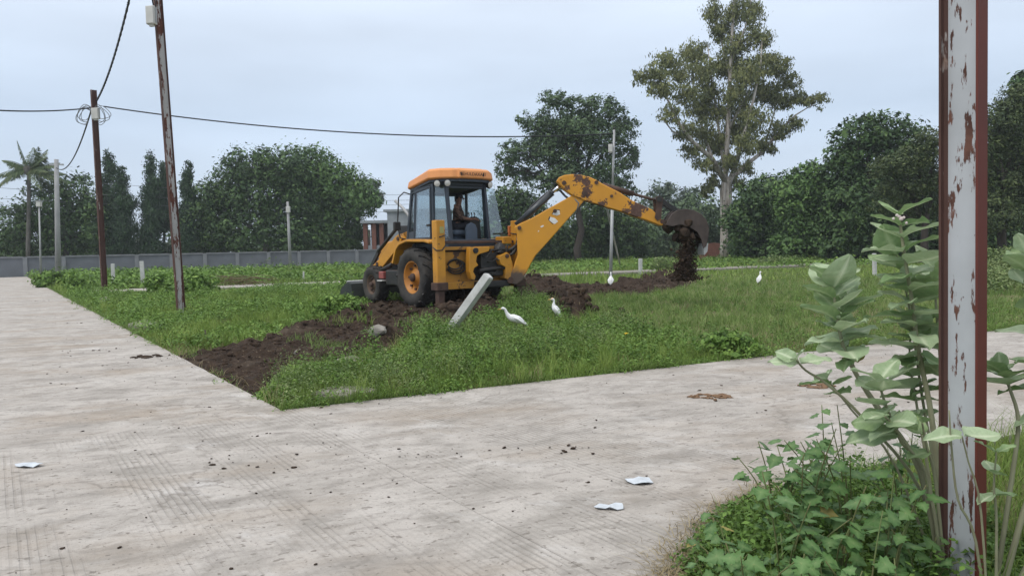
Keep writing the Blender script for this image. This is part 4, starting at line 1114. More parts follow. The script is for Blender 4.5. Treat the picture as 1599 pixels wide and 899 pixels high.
# looped tails round the box
lb_ = MB()
random.seed(9)
for k in range(9):
    s_ = 1 if k % 2 else -1
    c0 = topc + V3((s_ * .06, -.1, -.36 - .02 * k)); w = random.uniform(.35, .62); h = random.uniform(.35, .7)
    pts_ = [c0, c0 + V3((s_ * w * .5, -.05, .10)), c0 + V3((s_ * w, -.05, -.05 - h * .25)), c0 + V3((s_ * w * 1.0, -.04, -h * .8)), c0 + V3((s_ * w * .5, -.03, -h * 1.0)), c0 + V3((s_ * .12, -.03, -h * .85))]
    sm_ = []
    for i in range(len(pts_) - 1):
        p_1, p0_, p1_, p2_ = pts_[max(i - 1, 0)], pts_[i], pts_[i + 1], pts_[min(i + 2, len(pts_) - 1)]
        for t_ in (0, .25, .5, .75):
            sm_.append(.5 * ((2 * p0_) + (p1_ - p_1) * t_ + (2 * p_1 - 5 * p0_ + 4 * p1_ - p2_) * t_ ** 2 + (3 * p0_ - p_1 - 3 * p1_ + p2_) * t_ ** 3))
    lb_.tube(sm_ + [pts_[-1]], .012, 5)
tag(lb_.build('wire_loops', 'thin_wire'), 'loops of loose grey wire tied around cable pole top', 'cable')
d0 = on_pole(pole_b, None, 7.0, -.15, -.1)
tag(MB().tube([d0, d0 + V3((-.03, -.02, .25)), d0 + V3((-.06, 0, .8)), d0 + V3((.02, 0, 1.6)), topb + V3((0, 0, -.6))], .014, 6).tube([d0 + V3((.04, 0, -.1)), d0 + V3((.10, -.03, .2)), d0 + V3((.0, 0, .8)), topb + V3((.04, 0, -.8))], .012, 6).build('wire_drop', 'cable'), 'black wires dropping into the box on peeling pole', 'cable')
for k, (ya, yb) in enumerate(((262, 304), (283, 312), (300, 318), (316, 328))):
    cable('thin power line strung far behind over the boundary wall', atY(-30, ya + 8, 70), atY(660, yb, 84), .6, .020, 'thin_wire', 24, 'power_line', 'power lines behind the wall')

# ------------------------------------------------------------------ boundary wall of cast panels between pillars
W0, W1 = V3((-40.6, 58.4, 0)), V3((-11.2, 71.8, 0))
dW = (W1 - W0).normalized(); LW = (W1 - W0).length
wall = tag(empty('boundary_wall', W0), 'long grey boundary wall with panels between pillars before the trees', 'wall')
HW = 1.56; sp_ = 2.62; n0, n1 = -3, int(LW / sp_) + 1
pil_me = MB().box((0, 0, HW / 2 - .1), (.30, .30, HW + .16), math.atan2(dW.y, dW.x)).mesh('pillar')
nW = V3((-dW.y, dW.x, 0))
pan_me = MB().prism([(.15, -.25), (sp_ - .15, -.25), (sp_ - .15, HW - .10), (.15, HW - .10)], lambda a, b, d: dW * a + V3((0, 0, b)) + nW * d, -.05, .05).mesh('panel')
cop_me = MB().prism([(.15, HW - .10), (sp_ - .15, HW - .10), (sp_ - .15, HW + .02), (.15, HW + .02)], lambda a, b, d: dW * a + V3((0, 0, b)) + nW * d, -.13, .13).mesh('coping')
for k in range(n0, n1):
    for nm, me, mt in (('pillar', pil_me, 'wall_pillar'), ('panel', pan_me, 'wall_panel'), ('coping', cop_me, 'wall_pillar')):
        o = link(nm, me, mt, wall); o.location = dW * (k * sp_)
# ------------------------------------------------------------------ unfinished building behind the wall
bY = 76.
B0 = atY(566, 392, bY); bz = B0.z
bd = tag(empty('building', (B0.x, bY, 0)), 'unfinished grey concrete building behind the wall and digger', 'building')
Hb = atY(600, 331, bY).z
wx_ = atY(700, 390, bY).x - B0.x
MB().box((wx_ * .65, 3, Hb / 2), (wx_ * .70, 6, Hb)).build('wall', 'bld_conc', bd)
MB().box((wx_ * .64, 3, Hb + .12), (wx_ * .76, 6.4, .24)).build('roof_slab', 'bld_conc', bd)
MB().box((wx_ * .15, 3.2, .7), (wx_ * .30, 5.4, 1.4 + 1.2)).build('lower_wall', 'bld_conc', bd)
MB().box((wx_ * .15, 2.8, Hb - .95), (wx_ * .34, 5.4, .26)).build('porch_beam', 'bld_conc', bd)
for k, xx in enumerate((.03, .13, .22)):
    MB().box((wx_ * xx, .6, Hb / 2 - .4), (.42, .42, Hb - 1.1)).build('column', 'brick', bd)
MB().box((wx_ * .16, 4.6, Hb / 2 - .4), (wx_ * .3, .2, Hb - 1.1)).build('room_back', 'opening_shade', bd)
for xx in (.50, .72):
    wd = MB().box((wx_ * xx, -.01, Hb * .62), (1.2, .10, 1.2)).build('window', 'opening_shade', bd)  # dark block on the wall face, coloured as a shaded opening
    MB().box((wx_ * xx, -.05, Hb * .62 - .68), (1.5, .2, .12)).build('sill', 'bld_conc', wd)
# broken brick wall by the eucalyptus
b0 = G(1094, 405); bY2 = 69.
b0 = atY(1096, 404, bY2); b1 = atY(1130, 404, bY2)
bw = tag(empty('brick_wall', (b0.x, bY2, 0)), 'broken low red brick wall beside the eucalyptus trunk', 'wall')
wB = b1.x - b0.x
MB().prism([(-.2, -.2), (wB, -.2), (wB, 1.45), (wB * .6, 1.52), (wB * .2, 1.42), (0, 1.2), (-.15, .7)], lambda a, b, d: V3((a, d, b)), 0, .35).build('brickwork', 'brick', bw)

# ------------------------------------------------------------------ trees
def crown_cloud(lobes, n, size, elong=1.9, droop=0., clump=38, tight=.26, gap=0., up=.45, core=.35):
    """lobes: (centre xyz, (rx,ry,rz)). leaves gathered in clumps around the lobe shells"""
    vol = np.array([(l[1][0] * l[1][1] * l[1][2]) ** .72 for l in lobes]); pr = vol / vol.sum()
    M = max(8, n // clump)
    li = rng.choice(len(lobes), M, p=pr)
    C = np.array([l[0] for l in lobes])[li]; Rr = np.array([l[1] for l in lobes])[li]
    d = rand_dir(M); rad = core + (1.0 - core) * rng.random(M) ** .55
    cc = C + d * Rr * rad[:, None]
    rc = Rr.mean(1) * tight * rng.uniform(.55, 1.35, M)
    cv = rng.normal(0, .19, M)
    k = rng.integers(0, M, n)
    off = rng.normal(size=(n, 3)) * rc[k][:, None] * [.75, .75, .55]
    pos = cc[k] + off
    out = unit(pos - C[k]) * .5 + unit(off) * .35
    nrm = out + rng.normal(size=(n, 3)) * .55 + [0, 0, up]
    axv = rng.normal(size=(n, 3)); axv[:, 2] -= droop
    L = size * np.clip(rng.lognormal(-.05, .38, n), .4, 2.2)
    var = .5 + cv[k] + rng.normal(0, .17, n)
    if droop: nrm[:, 2] *= .3
    return leaf_quads(pos, nrm, axv, L, L / elong * rng.uniform(.7, 1.3, n), var)
def limb(b, pts, r0, r1, seg=7):
    n = len(pts); b.tube(pts, [r0 + (r1 - r0) * i / (n - 1) for i in range(n)], seg)
def bend(p, q, k=4, amp=.08, seed=0):
    p, q = V3(p), V3(q); L = (q - p).length; out = []
    for i in range(k + 1):
        t_ = i / k; c = p.lerp(q, t_)
        if 0 < i < k: c += V3((mnoise.noise((seed, i * 1.7, 0)), mnoise.noise((seed, i * 1.7, 5)), mnoise.noise((seed, i * 1.7, 9)) * .5)) * L * amp * 2
        out.append(c)
    return out
TREES = []
LM, LS = 1.55, .80
def tree(name, label, base_px, Y, lobes_px, leaves, size, lf, bark='bark', trunk_r=.3, group=None, fork=None, depth=.85, cat='tree', limbs=True, **kw):
    """lobes_px: (x, y, rx, ry[, dY]) seen from the lane, at distance Y"""
    s = Y / F_PX
    b = atY(base_px[0], base_px[1], Y); bz_ = tz(b.x, Y); B = V3((b.x, Y, bz_))
    o = tag(empty(name, B), label, cat, group)
    lobes = []
    for i, l in enumerate(lobes_px):
        x, y, rx, ry = l[:4]; dY = l[4] if len(l) > 4 else ((i * 37) % 17 / 17 - .5) * 40 * s
        c = atY(x, y, Y + dY) - B
        lobes.append((tuple(c), (rx * s, depth * (rx + ry) / 2 * s, ry * s)))
    Vq, Fq, va = crown_cloud(lobes, int(leaves * LM), size * LS, **kw)
    np_mesh('crown', Vq, Fq, lf, va, o)
    tb = MB()
    top = max(lobes, key=lambda l: l[0][2])
    fk = atY(*fork, Y) - B if fork else V3((top[0][0] * .4, 0, top[0][2] * .42))
    limb(tb, bend((0, 0, -.3), fk, 4, .04, len(TREES)), trunk_r, trunk_r * .62, 10)
    if limbs:
        for i, l in enumerate(lobes):
            e_ = V3(l[0]) + V3((0, 0, l[1][2] * .25)); st = fk if i % 3 else fk * .8
            limb(tb, bend(st, e_, 5, .07, i + 31 * len(TREES)), trunk_r * .42, trunk_r * .07, 6)
            for q in range(4):
                m_ = st.lerp(e_, .45 + .12 * q); dd = V3(tuple(rand_dir(1)[0])); dd.z = abs(dd.z) * .6
                limb(tb, bend(m_, V3(l[0]) + V3((dd.x * l[1][0], dd.y * l[1][1], dd.z * l[1][2])) * .85, 3, .08, q + i), trunk_r * .16, trunk_r * .03, 5)
    tb.build('trunk', bark, o)
    TREES.append(o)
    return o
GL = 'trees behind the boundary wall'
tree('broadleaf_tree', 'dark round tree behind the coconut palm', (95, 405), 74, [(28, 352, 34, 36), (70, 325, 36, 40), (118, 312, 36, 42), (60, 375, 55, 34), (122, 362, 38, 44), (8, 372, 24, 24), (148, 345, 20, 40)], 15000, .34, 'lf_dark', trunk_r=.35)
for k, (x, yt, w, nm, Y) in enumerate(((168, 243, 14, 'slim dark mast tree rising from the wall behind the cable pole', 76), (190, 268, 21, 'broad dark mast tree with pointed top beside the cable pole', 74), (236, 247, 15, 'tall narrow dark mast tree standing alone above the wall', 75), (256, 262, 12, 'thin ragged mast tree leaning close to its tall neighbour', 77), (294, 258, 11, 'narrow mast tree at the flank of the big trees', 75))):
    lob = []
    H_ = 396 - yt
    for i in range(9):
        f = i / 8; ww = w * (.28 + .85 * min(1, f * 1.5)) * (1 + .18 * math.sin(i * 2.3 + k))
        lob.append((x + 4.5 * math.sin(i * 1.9 + k * 2) * (1 if f > .1 else .3), yt + 8 + f * (H_ - 16), ww, H_ / 11 + 4, 0))
    if k == 3: lob = lob[:6]
    tree('mast_tree', nm, (x, 400), Y, lob, 15000, .24, 'lf_ashoka', trunk_r=.16, depth=1., limbs=False, elong=2.6, droop=1.0, clump=26, tight=.34, core=.15)
tree('broadleaf_tree', 'medium tree between the mast tree and the big pale trunked tree', (322, 405), 77, [(322, 318, 28, 40), (308, 352, 28, 40), (340, 345, 34, 50), (325, 378, 40, 26)], 9000, .34, 'lf_dark', trunk_r=.25)
tree('broadleaf_tree', 'big dark tree with forked pale trunk behind the wall', (415, 400), 76, [(392, 258, 44, 30), (436, 262, 48, 34), (362, 288, 34, 36), (400, 305, 58, 42), (455, 318, 46, 44), (352, 330, 34, 38), (385, 362, 46, 30), (450, 368, 44, 28)], 19000, .36, 'lf_dark', 'bark_pale', .42, fork=(413, 330))
tree('broadleaf_tree', 'big bright green tree with dense crown left of the building', (505, 402), 79, [(478, 262, 44, 34), (515, 284, 44, 38), (548, 308, 40, 34), (578, 318, 20, 18), (500, 325, 54, 44), (532, 356, 32, 34), (485, 372, 46, 26), (556, 366, 14, 26, 3)], 19000, .40, 'lf_mid', trunk_r=.42)
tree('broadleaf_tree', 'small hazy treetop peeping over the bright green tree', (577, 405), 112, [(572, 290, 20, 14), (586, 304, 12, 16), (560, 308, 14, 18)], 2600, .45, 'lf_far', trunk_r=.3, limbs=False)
for k, (x, y, rx, ry) in enumerate(((142, 384, 16, 15), (222, 384, 18, 13), (272, 387, 18, 12), (10, 390, 14, 10))):
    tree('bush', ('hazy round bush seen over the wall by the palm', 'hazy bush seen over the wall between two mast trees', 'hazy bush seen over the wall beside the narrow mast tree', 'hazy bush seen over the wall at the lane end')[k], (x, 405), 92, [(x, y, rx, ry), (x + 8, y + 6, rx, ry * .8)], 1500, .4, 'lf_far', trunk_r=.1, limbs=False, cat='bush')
# central tree and the belt behind the digger arm
tree('rain_tree', 'tall spreading tree with open feathery crown behind the digger arm', (905, 411), 67, [(868, 158, 26, 18), (905, 168, 32, 20), (942, 172, 34, 24), (838, 190, 32, 20), (972, 200, 26, 26), (878, 205, 50, 28), (930, 215, 46, 28), (802, 238, 26, 18), (838, 240, 40, 24), (890, 248, 40, 20), (968, 245, 36, 24), (812, 272, 34, 14), (855, 285, 34, 16), (925, 285, 40, 18), (968, 292, 30, 18), (990, 240, 12, 16), (855, 222, 40, 26), (905, 195, 40, 26), (950, 268, 38, 22), (880, 268, 46, 20), (790, 258, 20, 18)],
     36000, .25, 'lf_feather', trunk_r=.36, fork=(902, 300), tight=.20, core=.2, up=.5)
tree('broadleaf_tree', 'dark leafy tree just behind the cab roof', (800, 412), 74, [(795, 318, 36, 28), (830, 345, 40, 38), (780, 362, 34, 40), (820, 390, 50, 22)], 12000, .36, 'lf_dark', trunk_r=.3)
tree('broadleaf_tree', 'dark leafy tree under the spreading crown, right of its trunk', (940, 412), 78, [(930, 345, 44, 40), (975, 358, 44, 42), (900, 378, 44, 34), (955, 392, 60, 22), (860, 380, 40, 34)], 14000, .38, 'lf_dark', trunk_r=.3)
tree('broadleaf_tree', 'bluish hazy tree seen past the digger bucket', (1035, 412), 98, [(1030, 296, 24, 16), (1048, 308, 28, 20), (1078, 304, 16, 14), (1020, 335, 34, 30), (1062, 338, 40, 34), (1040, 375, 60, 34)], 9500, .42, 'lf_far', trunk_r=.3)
tree('broadleaf_tree', 'grey green tree close behind the eucalyptus trunk', (1100, 410), 84, [(1090, 335, 34, 36), (1120, 350, 34, 36), (1085, 378, 44, 28), (1018, 380, 36, 26), (1150, 385, 30, 22)], 9000, .40, 'lf_feather', trunk_r=.25)
tree('shrub', 'small dark shrub at the foot of the eucalyptus', (1148, 406), 66, [(1148, 388, 10, 10), (1152, 380, 8, 8)], 900, .2, 'lf_dark', trunk_r=.07, limbs=False, cat='bush')
GR = 'dark trees along the right of the field'
tree('broadleaf_tree', 'dark leafy tree right of the eucalyptus trunk', (1190, 408), 62, [(1178, 310, 30, 34), (1208, 300, 34, 30), (1165, 345, 34, 40), (1212, 345, 40, 44), (1190, 385, 56, 24)], 15000, .32, 'lf_dark', trunk_r=.3)
tree('broadleaf_tree', 'bright topped leafy tree beside the dark wood edge', (1262, 408), 58, [(1262, 278, 26, 24), (1246, 308, 34, 32), (1285, 305, 34, 34), (1262, 345, 46, 38), (1250, 384, 52, 24)], 15000, .30, 'lf_mid', trunk_r=.3)
tree('broadleaf_tree', 'tall dark dome shaped tree behind the milkweed tops', (1345, 410), 56, [(1360, 205, 40, 28), (1330, 232, 36, 34), (1400, 212, 40, 30), (1310, 270, 30, 36), (1360, 262, 56, 44), (1415, 262, 44, 44), (1330, 322, 44, 44), (1390, 322, 54, 48), (1310, 372, 44, 34), (1370, 384, 64, 26), (1440, 350, 40, 50)], 27000, .32, 'lf_dark', trunk_r=.45)
tree('thorn_tree', 'spreading grey green thorn tree left of the white pole', (1440, 410), 44, [(1395, 262, 40, 18), (1432, 245, 40, 20), (1462, 220, 36, 22), (1410, 295, 50, 18), (1455, 282, 44, 26), (1440, 322, 50, 22), (1380, 325, 30, 12)], 17000, .17, 'lf_thorn', trunk_r=.26, tight=.2, elong=2.4, core=.3)
tree('thorn_tree', 'tall thorn tree right of the white pole', (1560, 410), 42, [(1556, 190, 40, 28), (1590, 160, 30, 28), (1545, 235, 40, 30), (1595, 225, 40, 34), (1560, 285, 50, 34), (1610, 290, 40, 40), (1550, 335, 46, 30)], 22000, .18, 'lf_thorn', trunk_r=.28, tight=.22, elong=2.4, core=.3)
tree('broadleaf_tree', 'highest dark tree at the edge behind the thorn tree', (1600, 410), 56, [(1592, 130, 20, 18), (1612, 150, 36, 30), (1600, 200, 40, 36), (1560, 250, 44, 40), (1520, 280, 44, 44), (1590, 320, 60, 50), (1530, 350, 50, 40), (1500, 380, 50, 26), (1580, 385, 60, 26)], 26000, .32, 'lf_dark', trunk_r=.4)
for k, (x, y, rx, ry, Y) in enumerate(((1540, 398, 36, 10, 40), (1585, 400, 20, 14, 36), (1225, 408, 44, 6, 52))):
    tree('bush', ('low pale bush under the thorn tree', 'leafy green bush at the field edge right of the pole', 'low flowering bush along the dark wood edge')[k], (x, 414), Y, [(x, y, rx, ry), (x - 10, y + 3, rx * .8, ry * .8)], 2600, .16, 'weed_grey', trunk_r=.05, limbs=False, cat='bush')

# eucalyptus: pale limbs carrying hanging foliage
EY = 68.
eb = atY(1130, 405, EY); EB = V3((eb.x, EY, 0)); se = EY / F_PX
eu = tag(empty('eucalyptus_tree', EB), 'very tall eucalyptus with pale trunk and hanging olive foliage', 'tree')
def ep(x, y, d=0.): return atY(x, y, EY + d) - EB
et = MB()
def elimb(pts, r0, r1, seg=8): limb(et, [ep(*p) for p in pts], r0, r1, seg)
limb(et, [V3((0, 0, -.3))] + [ep(*p) for p in ((1131, 380), (1131, 345), (1129, 300), (1133, 270), (1137, 200), (1140, 120), (1144, 40), (1149, -40), (1152, -90))], .42, .05, 12)
elimb([(1131, 345), (1137, 310), (1138, 285), (1148, 262, -1)], .42, .2, 10)
elimb([(1133, 285), (1112, 248, -1), (1082, 222, -2), (1058, 190, -3), (1040, 150, -3), (1020, 125, -3)], .26, .04)
elimb([(1082, 222, -2), (1050, 205, -2), (1030, 180, -3)], .12, .03)
elimb([(1112, 248, -1), (1096, 200, 2), (1085, 150, 3), (1080, 110, 3)], .16, .03)
elimb([(1136, 285), (1160, 262, 1), (1192, 236, 2), (1222, 200, 2), (1242, 180, 2), (1275, 160, 2)], .26, .03)
elimb([(1192, 236, 2), (1205, 190, 3), (1215, 150, 3)], .12, .03)
elimb([(1148, 262, -1), (1162, 210, -2), (1178, 150, -2), (1188, 100, -2), (1190, 60, -2)], .18, .03)
elimb([(1131, 265), (1122, 200, 1), (1112, 130, 1), (1105, 70, 1)], .18, .03)
elimb([(1137, 205), (1160, 160, -1), (1180, 120, -2)], .12, .03)
elimb([(1140, 120), (1125, 60, 1), (1115, 10, 1)], .1, .03)
elimb([(1141, 100), (1165, 40, -1), (1175, -10, -1)], .1, .03)
elimb([(1129, 300), (1116, 280), (1100, 262)], .06, .015)
elimb([(1133, 300), (1155, 290), (1165, 270)], .06, .015)
et.build('trunk', 'bark_euc', eu)
EL = [(1000, 122, 16, 12, -3), (1020, 116, 22, 14, -3), (1042, 98, 24, 18, -2), (1062, 118, 26, 18, 1), (1035, 140, 24, 12, -3), (1085, 85, 26, 22, 2), (1100, 112, 26, 20, 0), (1075, 150, 26, 18, -2), (1050, 178, 20, 16, -3), (1095, 175, 26, 20, 2), (1070, 205, 20, 16, -2), (1080, 235, 18, 14, -1), (1100, 258, 16, 16, -1), (1118, 225, 20, 22, 1),
      (1112, 20, 14, 22, 1), (1128, 50, 20, 20, 1), (1150, 20, 22, 24, 0), (1175, 22, 20, 24, -1), (1185, 60, 22, 18, -1), (1150, 75, 26, 20, 0), (1130, 105, 24, 18, 1), (1195, 95, 24, 18, -1), (1170, 115, 26, 20, -2), (1215, 108, 24, 18, 1), (1235, 128, 18, 14, 2), (1195, 145, 28, 20, 2), (1150, 150, 26, 22, -1), (1130, 175, 22, 20, 1), (1222, 160, 22, 16, 2),
      (1245, 152, 16, 12, 2), (1262, 158, 18, 10, 2), (1280, 158, 14, 12, 2), (1240, 195, 16, 12, 2), (1215, 205, 20, 16, 2), (1180, 190, 24, 20, -2), (1190, 228, 16, 14, 2), (1160, 225, 20, 20, -2), (1140, 255, 18, 18, -1), (1115, 285, 12, 14, 0), (1150, -40, 34, 30, 0), (1135, -80, 24, 24, 0), (1165, 262, 14, 12, 1), (1205, 235, 9, 10, 2), (1105, 298, 12, 14, 0), (1150, 288, 12, 14, 0), (1120, 262, 14, 14, 1), (1148, 210, 24, 24, 1), (1100, 205, 22, 22, 0), (1160, 180, 24, 22, 1), (1110, 145, 24, 20, 1), (1150, 110, 24, 20, 1)]
lobes = [(tuple(ep(x, y, d)), (rx * se, .9 * (rx + ry) / 2 * se, ry * se)) for x, y, rx, ry, d in EL]
Vq, Fq, va = crown_cloud(lobes, 74000, .25, 3.0, droop=1.6, clump=26, tight=.30, core=.05, up=.2)
np_mesh('crown', Vq, Fq, 'lf_euc', va, eu)

# coconut palm
PY = 71.; pb = atY(43, 402, PY); PB = V3((pb.x, PY, 0))
pm = tag(empty('coconut_palm', PB), 'coconut palm with drooping fronds behind the wall', 'palm')
pc = atY(45, 268, PY) - PB
MB().tube([V3((0, 0, -.3)), pc * .3 + V3((-.05, 0, 0)), pc * .65 + V3((.02, 0, 0)), pc], [.24, .19, .17, .16], 9).build('trunk', 'bark_palm', pm)
MB().lump(pc + V3((0, 0, .1)), (.45, .45, .5), 3, sub=2, rough=.2).build('crown_heart', 'bark_palm', pm)
random.seed(21)
FR = [(-3.0, .30, 2.9, 1.5), (3.2, .55, 3.1, 1.1), (2.6, .1, 3.3, 1.8), (-2.2, 1.4, 2.6, 1.0), (-.6, 2.6, 2.6, .2), (.9, 2.4, 2.7, .5), (1.9, 1.6, 2.7, .8), (1.4, -.2, 2.8, 2.0), (-1.4, -.1, 2.6, 2.2), (-2.9, .8, 2.8, 1.6), (.3, 2.2, 2.2, .4), (.6, -.3, 2.4, 2.0), (3.4, .2, 3.0, 1.5), (-1.0, 1.8, 2.4, .9), (2.2, .9, 2.9, 1.2)]
for k, (dx, dz, L_, sag) in enumerate(FR + [(a * .9 + .3, b + .25, c * .92, d * 1.1) for a, b, c, d in FR[:9]]):
    L_ *= 1.12
    dirv = V3((dx, random.uniform(-2.2, 2.2), dz)).normalized()
    pts = []
    for i in range(9):
        t_ = i / 8; p = pc + V3((0, 0, .2)) + dirv * (L_ * t_); p.z -= sag * t_ * t_ * .9; pts.append(p)
    fb = MB(); fb.tube(pts, [.035 * (1 - .8 * i / 8) for i in range(9)], 5)
    fo = fb.build('frond', 'lf_palm', pm)
    pos, axs, nr = [], [], []
    for i in range(56):
        t_ = .12 + .88 * i / 55; j = min(7, int(t_ * 8)); f = t_ * 8 - j
        c = pts[j].lerp(pts[j + 1], f); tn = (pts[j + 1] - pts[j]).normalized(); sdv = tn.cross(V3((0, 0, 1)))
        if sdv.length < .1: sdv = V3((0, 1, 0))
        sdv.normalize()
        for s_ in (-1, 1):
            ax = (tn * .55 + sdv * s_ * .75 + V3((0, 0, -.55 - random.random() * .6)) + tn * random.uniform(-.15, .25)).normalized()
            ll = random.uniform(.8, 1.15) * math.sin(math.pi * min(1, .25 + t_ * .72))
            pos.append(tuple(c + ax * ll * .5)); axs.append((*ax, ll)); nr.append(tuple(ax.cross(tn) + V3((0, 0, .1))))
    axs = np.array(axs); pos = np.array(pos)
    Vq, Fq, va = leaf_quads(pos, np.array(nr), axs[:, :3], axs[:, 3], np.full(len(pos), .06), .5 + rng.normal(0, .2, len(pos)))
    np_mesh('leaflets', Vq, Fq, 'lf_palm', va, fo)

# far wood closing the view between and below the trees
def far_wood(label, spans, mat, size, n):
    lob = []
    for (x0, x1, yt, Y) in spans:
        s = Y / F_PX; k = max(2, int((x1 - x0) / 26))
        for i in range(k + 1):
            x = x0 + (x1 - x0) * i / k; t_ = yt + 9 * math.sin(i * 2.1 + x0)
            for rows in range(3):
                y = t_ + 12 + (402 - t_) * rows / 3
                c = atY(x + 8 * math.sin(i + rows), y, Y + 4 * math.sin(i * 1.3 + rows * 2)); lob.append((tuple(c), (18 * s, 2.2, (402 - t_) / 5 * s + 10 * s)))
    Vq, Fq, va = crown_cloud(lob, n, size, clump=30, tight=.34, core=.1)
    return tag(np_mesh('distant_wood', Vq, Fq, mat, va), label, None, kind='stuff')
far_wood('dark wood standing behind the trees right of the field', [(1150, 1300, 330, 74), (1300, 1640, 290, 70)], 'lf_dark', .36, 52000)
far_wood('belt of trees closing the field behind the digger arm', [(770, 1130, 345, 92)], 'lf_feather', .42, 26000)
far_wood('low shrubs behind the boundary wall', [(-30, 160, 372, 88), (160, 280, 388, 96), (280, 548, 362, 90)], 'lf_dark', .40, 30000)
# ------------------------------------------------------------------ small things standing in the field
def square_post(name, label, base, top, w, mat='post_conc', group=None, cat='post', cap=True, rz=.3):
    o = tag(empty(name, base), label, cat, group)
    d = top - base
    up = V3((math.cos(rz), math.sin(rz), 0))
    st = -d.normalized() * .25
    MB().bar(st, d, w, w, up).build('shaft', mat, o, bevel=w * .07)
    if cap:
        dn = d.normalized()
        MB().bar(d, d + dn * .012, w * .86, w * .86, up).build('top_face', mat, o, bevel=.004)
    return o
b = gp(692, 530); tp = atY(763, 431, b.y - .35)
square_post('concrete_post', 'pale square concrete post leaning over the dug soil', b, tp, .13, rz=.9)
for x0, y0, x1, y1, w, l in ((224, 450, 221, 408, .17, 'white marker post between the two rusty poles'), (177, 446, 176, 412, .16, 'thin white marker post right behind the cable pole'), (1000, 432, 1000, 404, .15, 'white marker post beyond the soil heap under the bucket'), (474, 441, 474, 424, .08, 'tiny white peg beside the far lane'), (1366, 432, 1365, 396, .13, 'grey marker post below the dark trees behind milkweed')):
    b = gp(x0, y0); square_post('marker_post', l, b, atY(x1, y1, b.y), w, group=None)
b = gp(321, 540); tag(MB().tube([b + V3((0, 0, -.05)), b + V3((.02, 0, .14)), b + V3((0, 0, .27))], [.018, .016, .012], 6).build('stick', 'bark'), 'short dark stick upright at the edge of the dug strip', 'stick')
for k, (x, y, r, l) in enumerate(((592, 538, (.15, .11, .09), 'angular grey boulder on the dug soil'), (548, 575, (.17, .14, .11), 'dark stone half buried beside the green weeds'), (706, 470, (.30, .22, .24), 'big soil covered rock beside the stabiliser leg'), (936, 512, (.12, .1, .07), 'round grey stone in the grass near the egrets'), (467, 556, (.06, .05, .06), 'small white stone in the wheel rut'))):
    b = gp(x, y); z = b.z
    if k in (0, 2, 4): z = soil_z(b.x, b.y)
    tag(MB().lump((b.x, b.y, z + r[2] * .45), r, 11 + k, sub=2, rough=.28).build('stone', 'stone' if k != 2 else 'clod'), l, 'stone')
def flat_slab(label, pts, top, th, mat='stone'):
    P = [G(*p, top) for p in pts]
    tag(MB().prism([(p.x, p.y) for p in P], lambda a, b, d: V3((a, b, d)), top - th, top).build('stone_slab', mat, bevel=.02), label, 'slab')
flat_slab('flat pale concrete slab lying in weeds at the lane corner', [(485, 612), (515, 618), (570, 613), (590, 606), (555, 601), (510, 603)], .05, .12)
flat_slab('flat grey slab lying in grass before the peeling pole', [(200, 505), (225, 510), (262, 506), (256, 498), (225, 498)], .10, .2)
flat_slab('small concrete footing block at the cable pole base', [(155, 466), (163, 470), (172, 466), (165, 462)], .16, .3)
def scrap(label, x, y, r, n, seed, mat='paper', asp=.6, lift=.02):
    random.seed(seed); c = G(x, y); P, Fs = [V3((c.x, c.y, lift * 1.2))], []
    for i in range(n):
        a = 6.283 * i / n; rr = r * random.uniform(.55, 1.2)
        P.append(V3((c.x + math.cos(a) * rr, c.y + math.sin(a) * rr * asp, .006 + random.random() * lift)))
    Fs = [(0, i + 1, (i + 1) % n + 1) for i in range(n)]
    o = MB().add(P, Fs).build('paper_scrap', mat)
    so = o.modifiers.new('solid', 'SOLIDIFY'); so.thickness = .003
    return tag(o, label, 'litter')
scrap('crumpled pale blue plastic scrap on the concrete', 1001, 752, .085, 11, 3, asp=1.0)
scrap('flattened whitish paper scrap nearer the leafy verge', 951, 794, .085, 12, 5, asp=.5)
scrap('torn white paper scrap on the tined concrete', 45, 728, .15, 12, 8, asp=.45)
scrap('pale leaf of litter by the cross lane edge', 560, 612, .05, 7, 14, asp=.7)
for k, (x, y, r) in enumerate(((1109, 620, .17), (1275, 603, .15), (230, 557, .20))):
    c = G(x, y); m_ = MB()
    random.seed(40 + k)
    for i in range(26):
        a = random.uniform(0, 6.28); q = r * math.sqrt(random.random())
        m_.lump((c.x + math.cos(a) * q * 1.1, c.y + math.sin(a) * q * .9, .006), (random.uniform(.02, .06), random.uniform(.02, .05), random.uniform(.006, .016)), i, sub=1, rough=.4)
    tag(m_.build('dung_patch', 'dung' if k < 2 else 'clod'), ('dried brown dung patch in the middle of the cross lane', 'dried brown dung patch near the milkweed stems', 'dark mud patch on the lane by the dug strip')[k], 'dung' if k < 2 else 'mud')

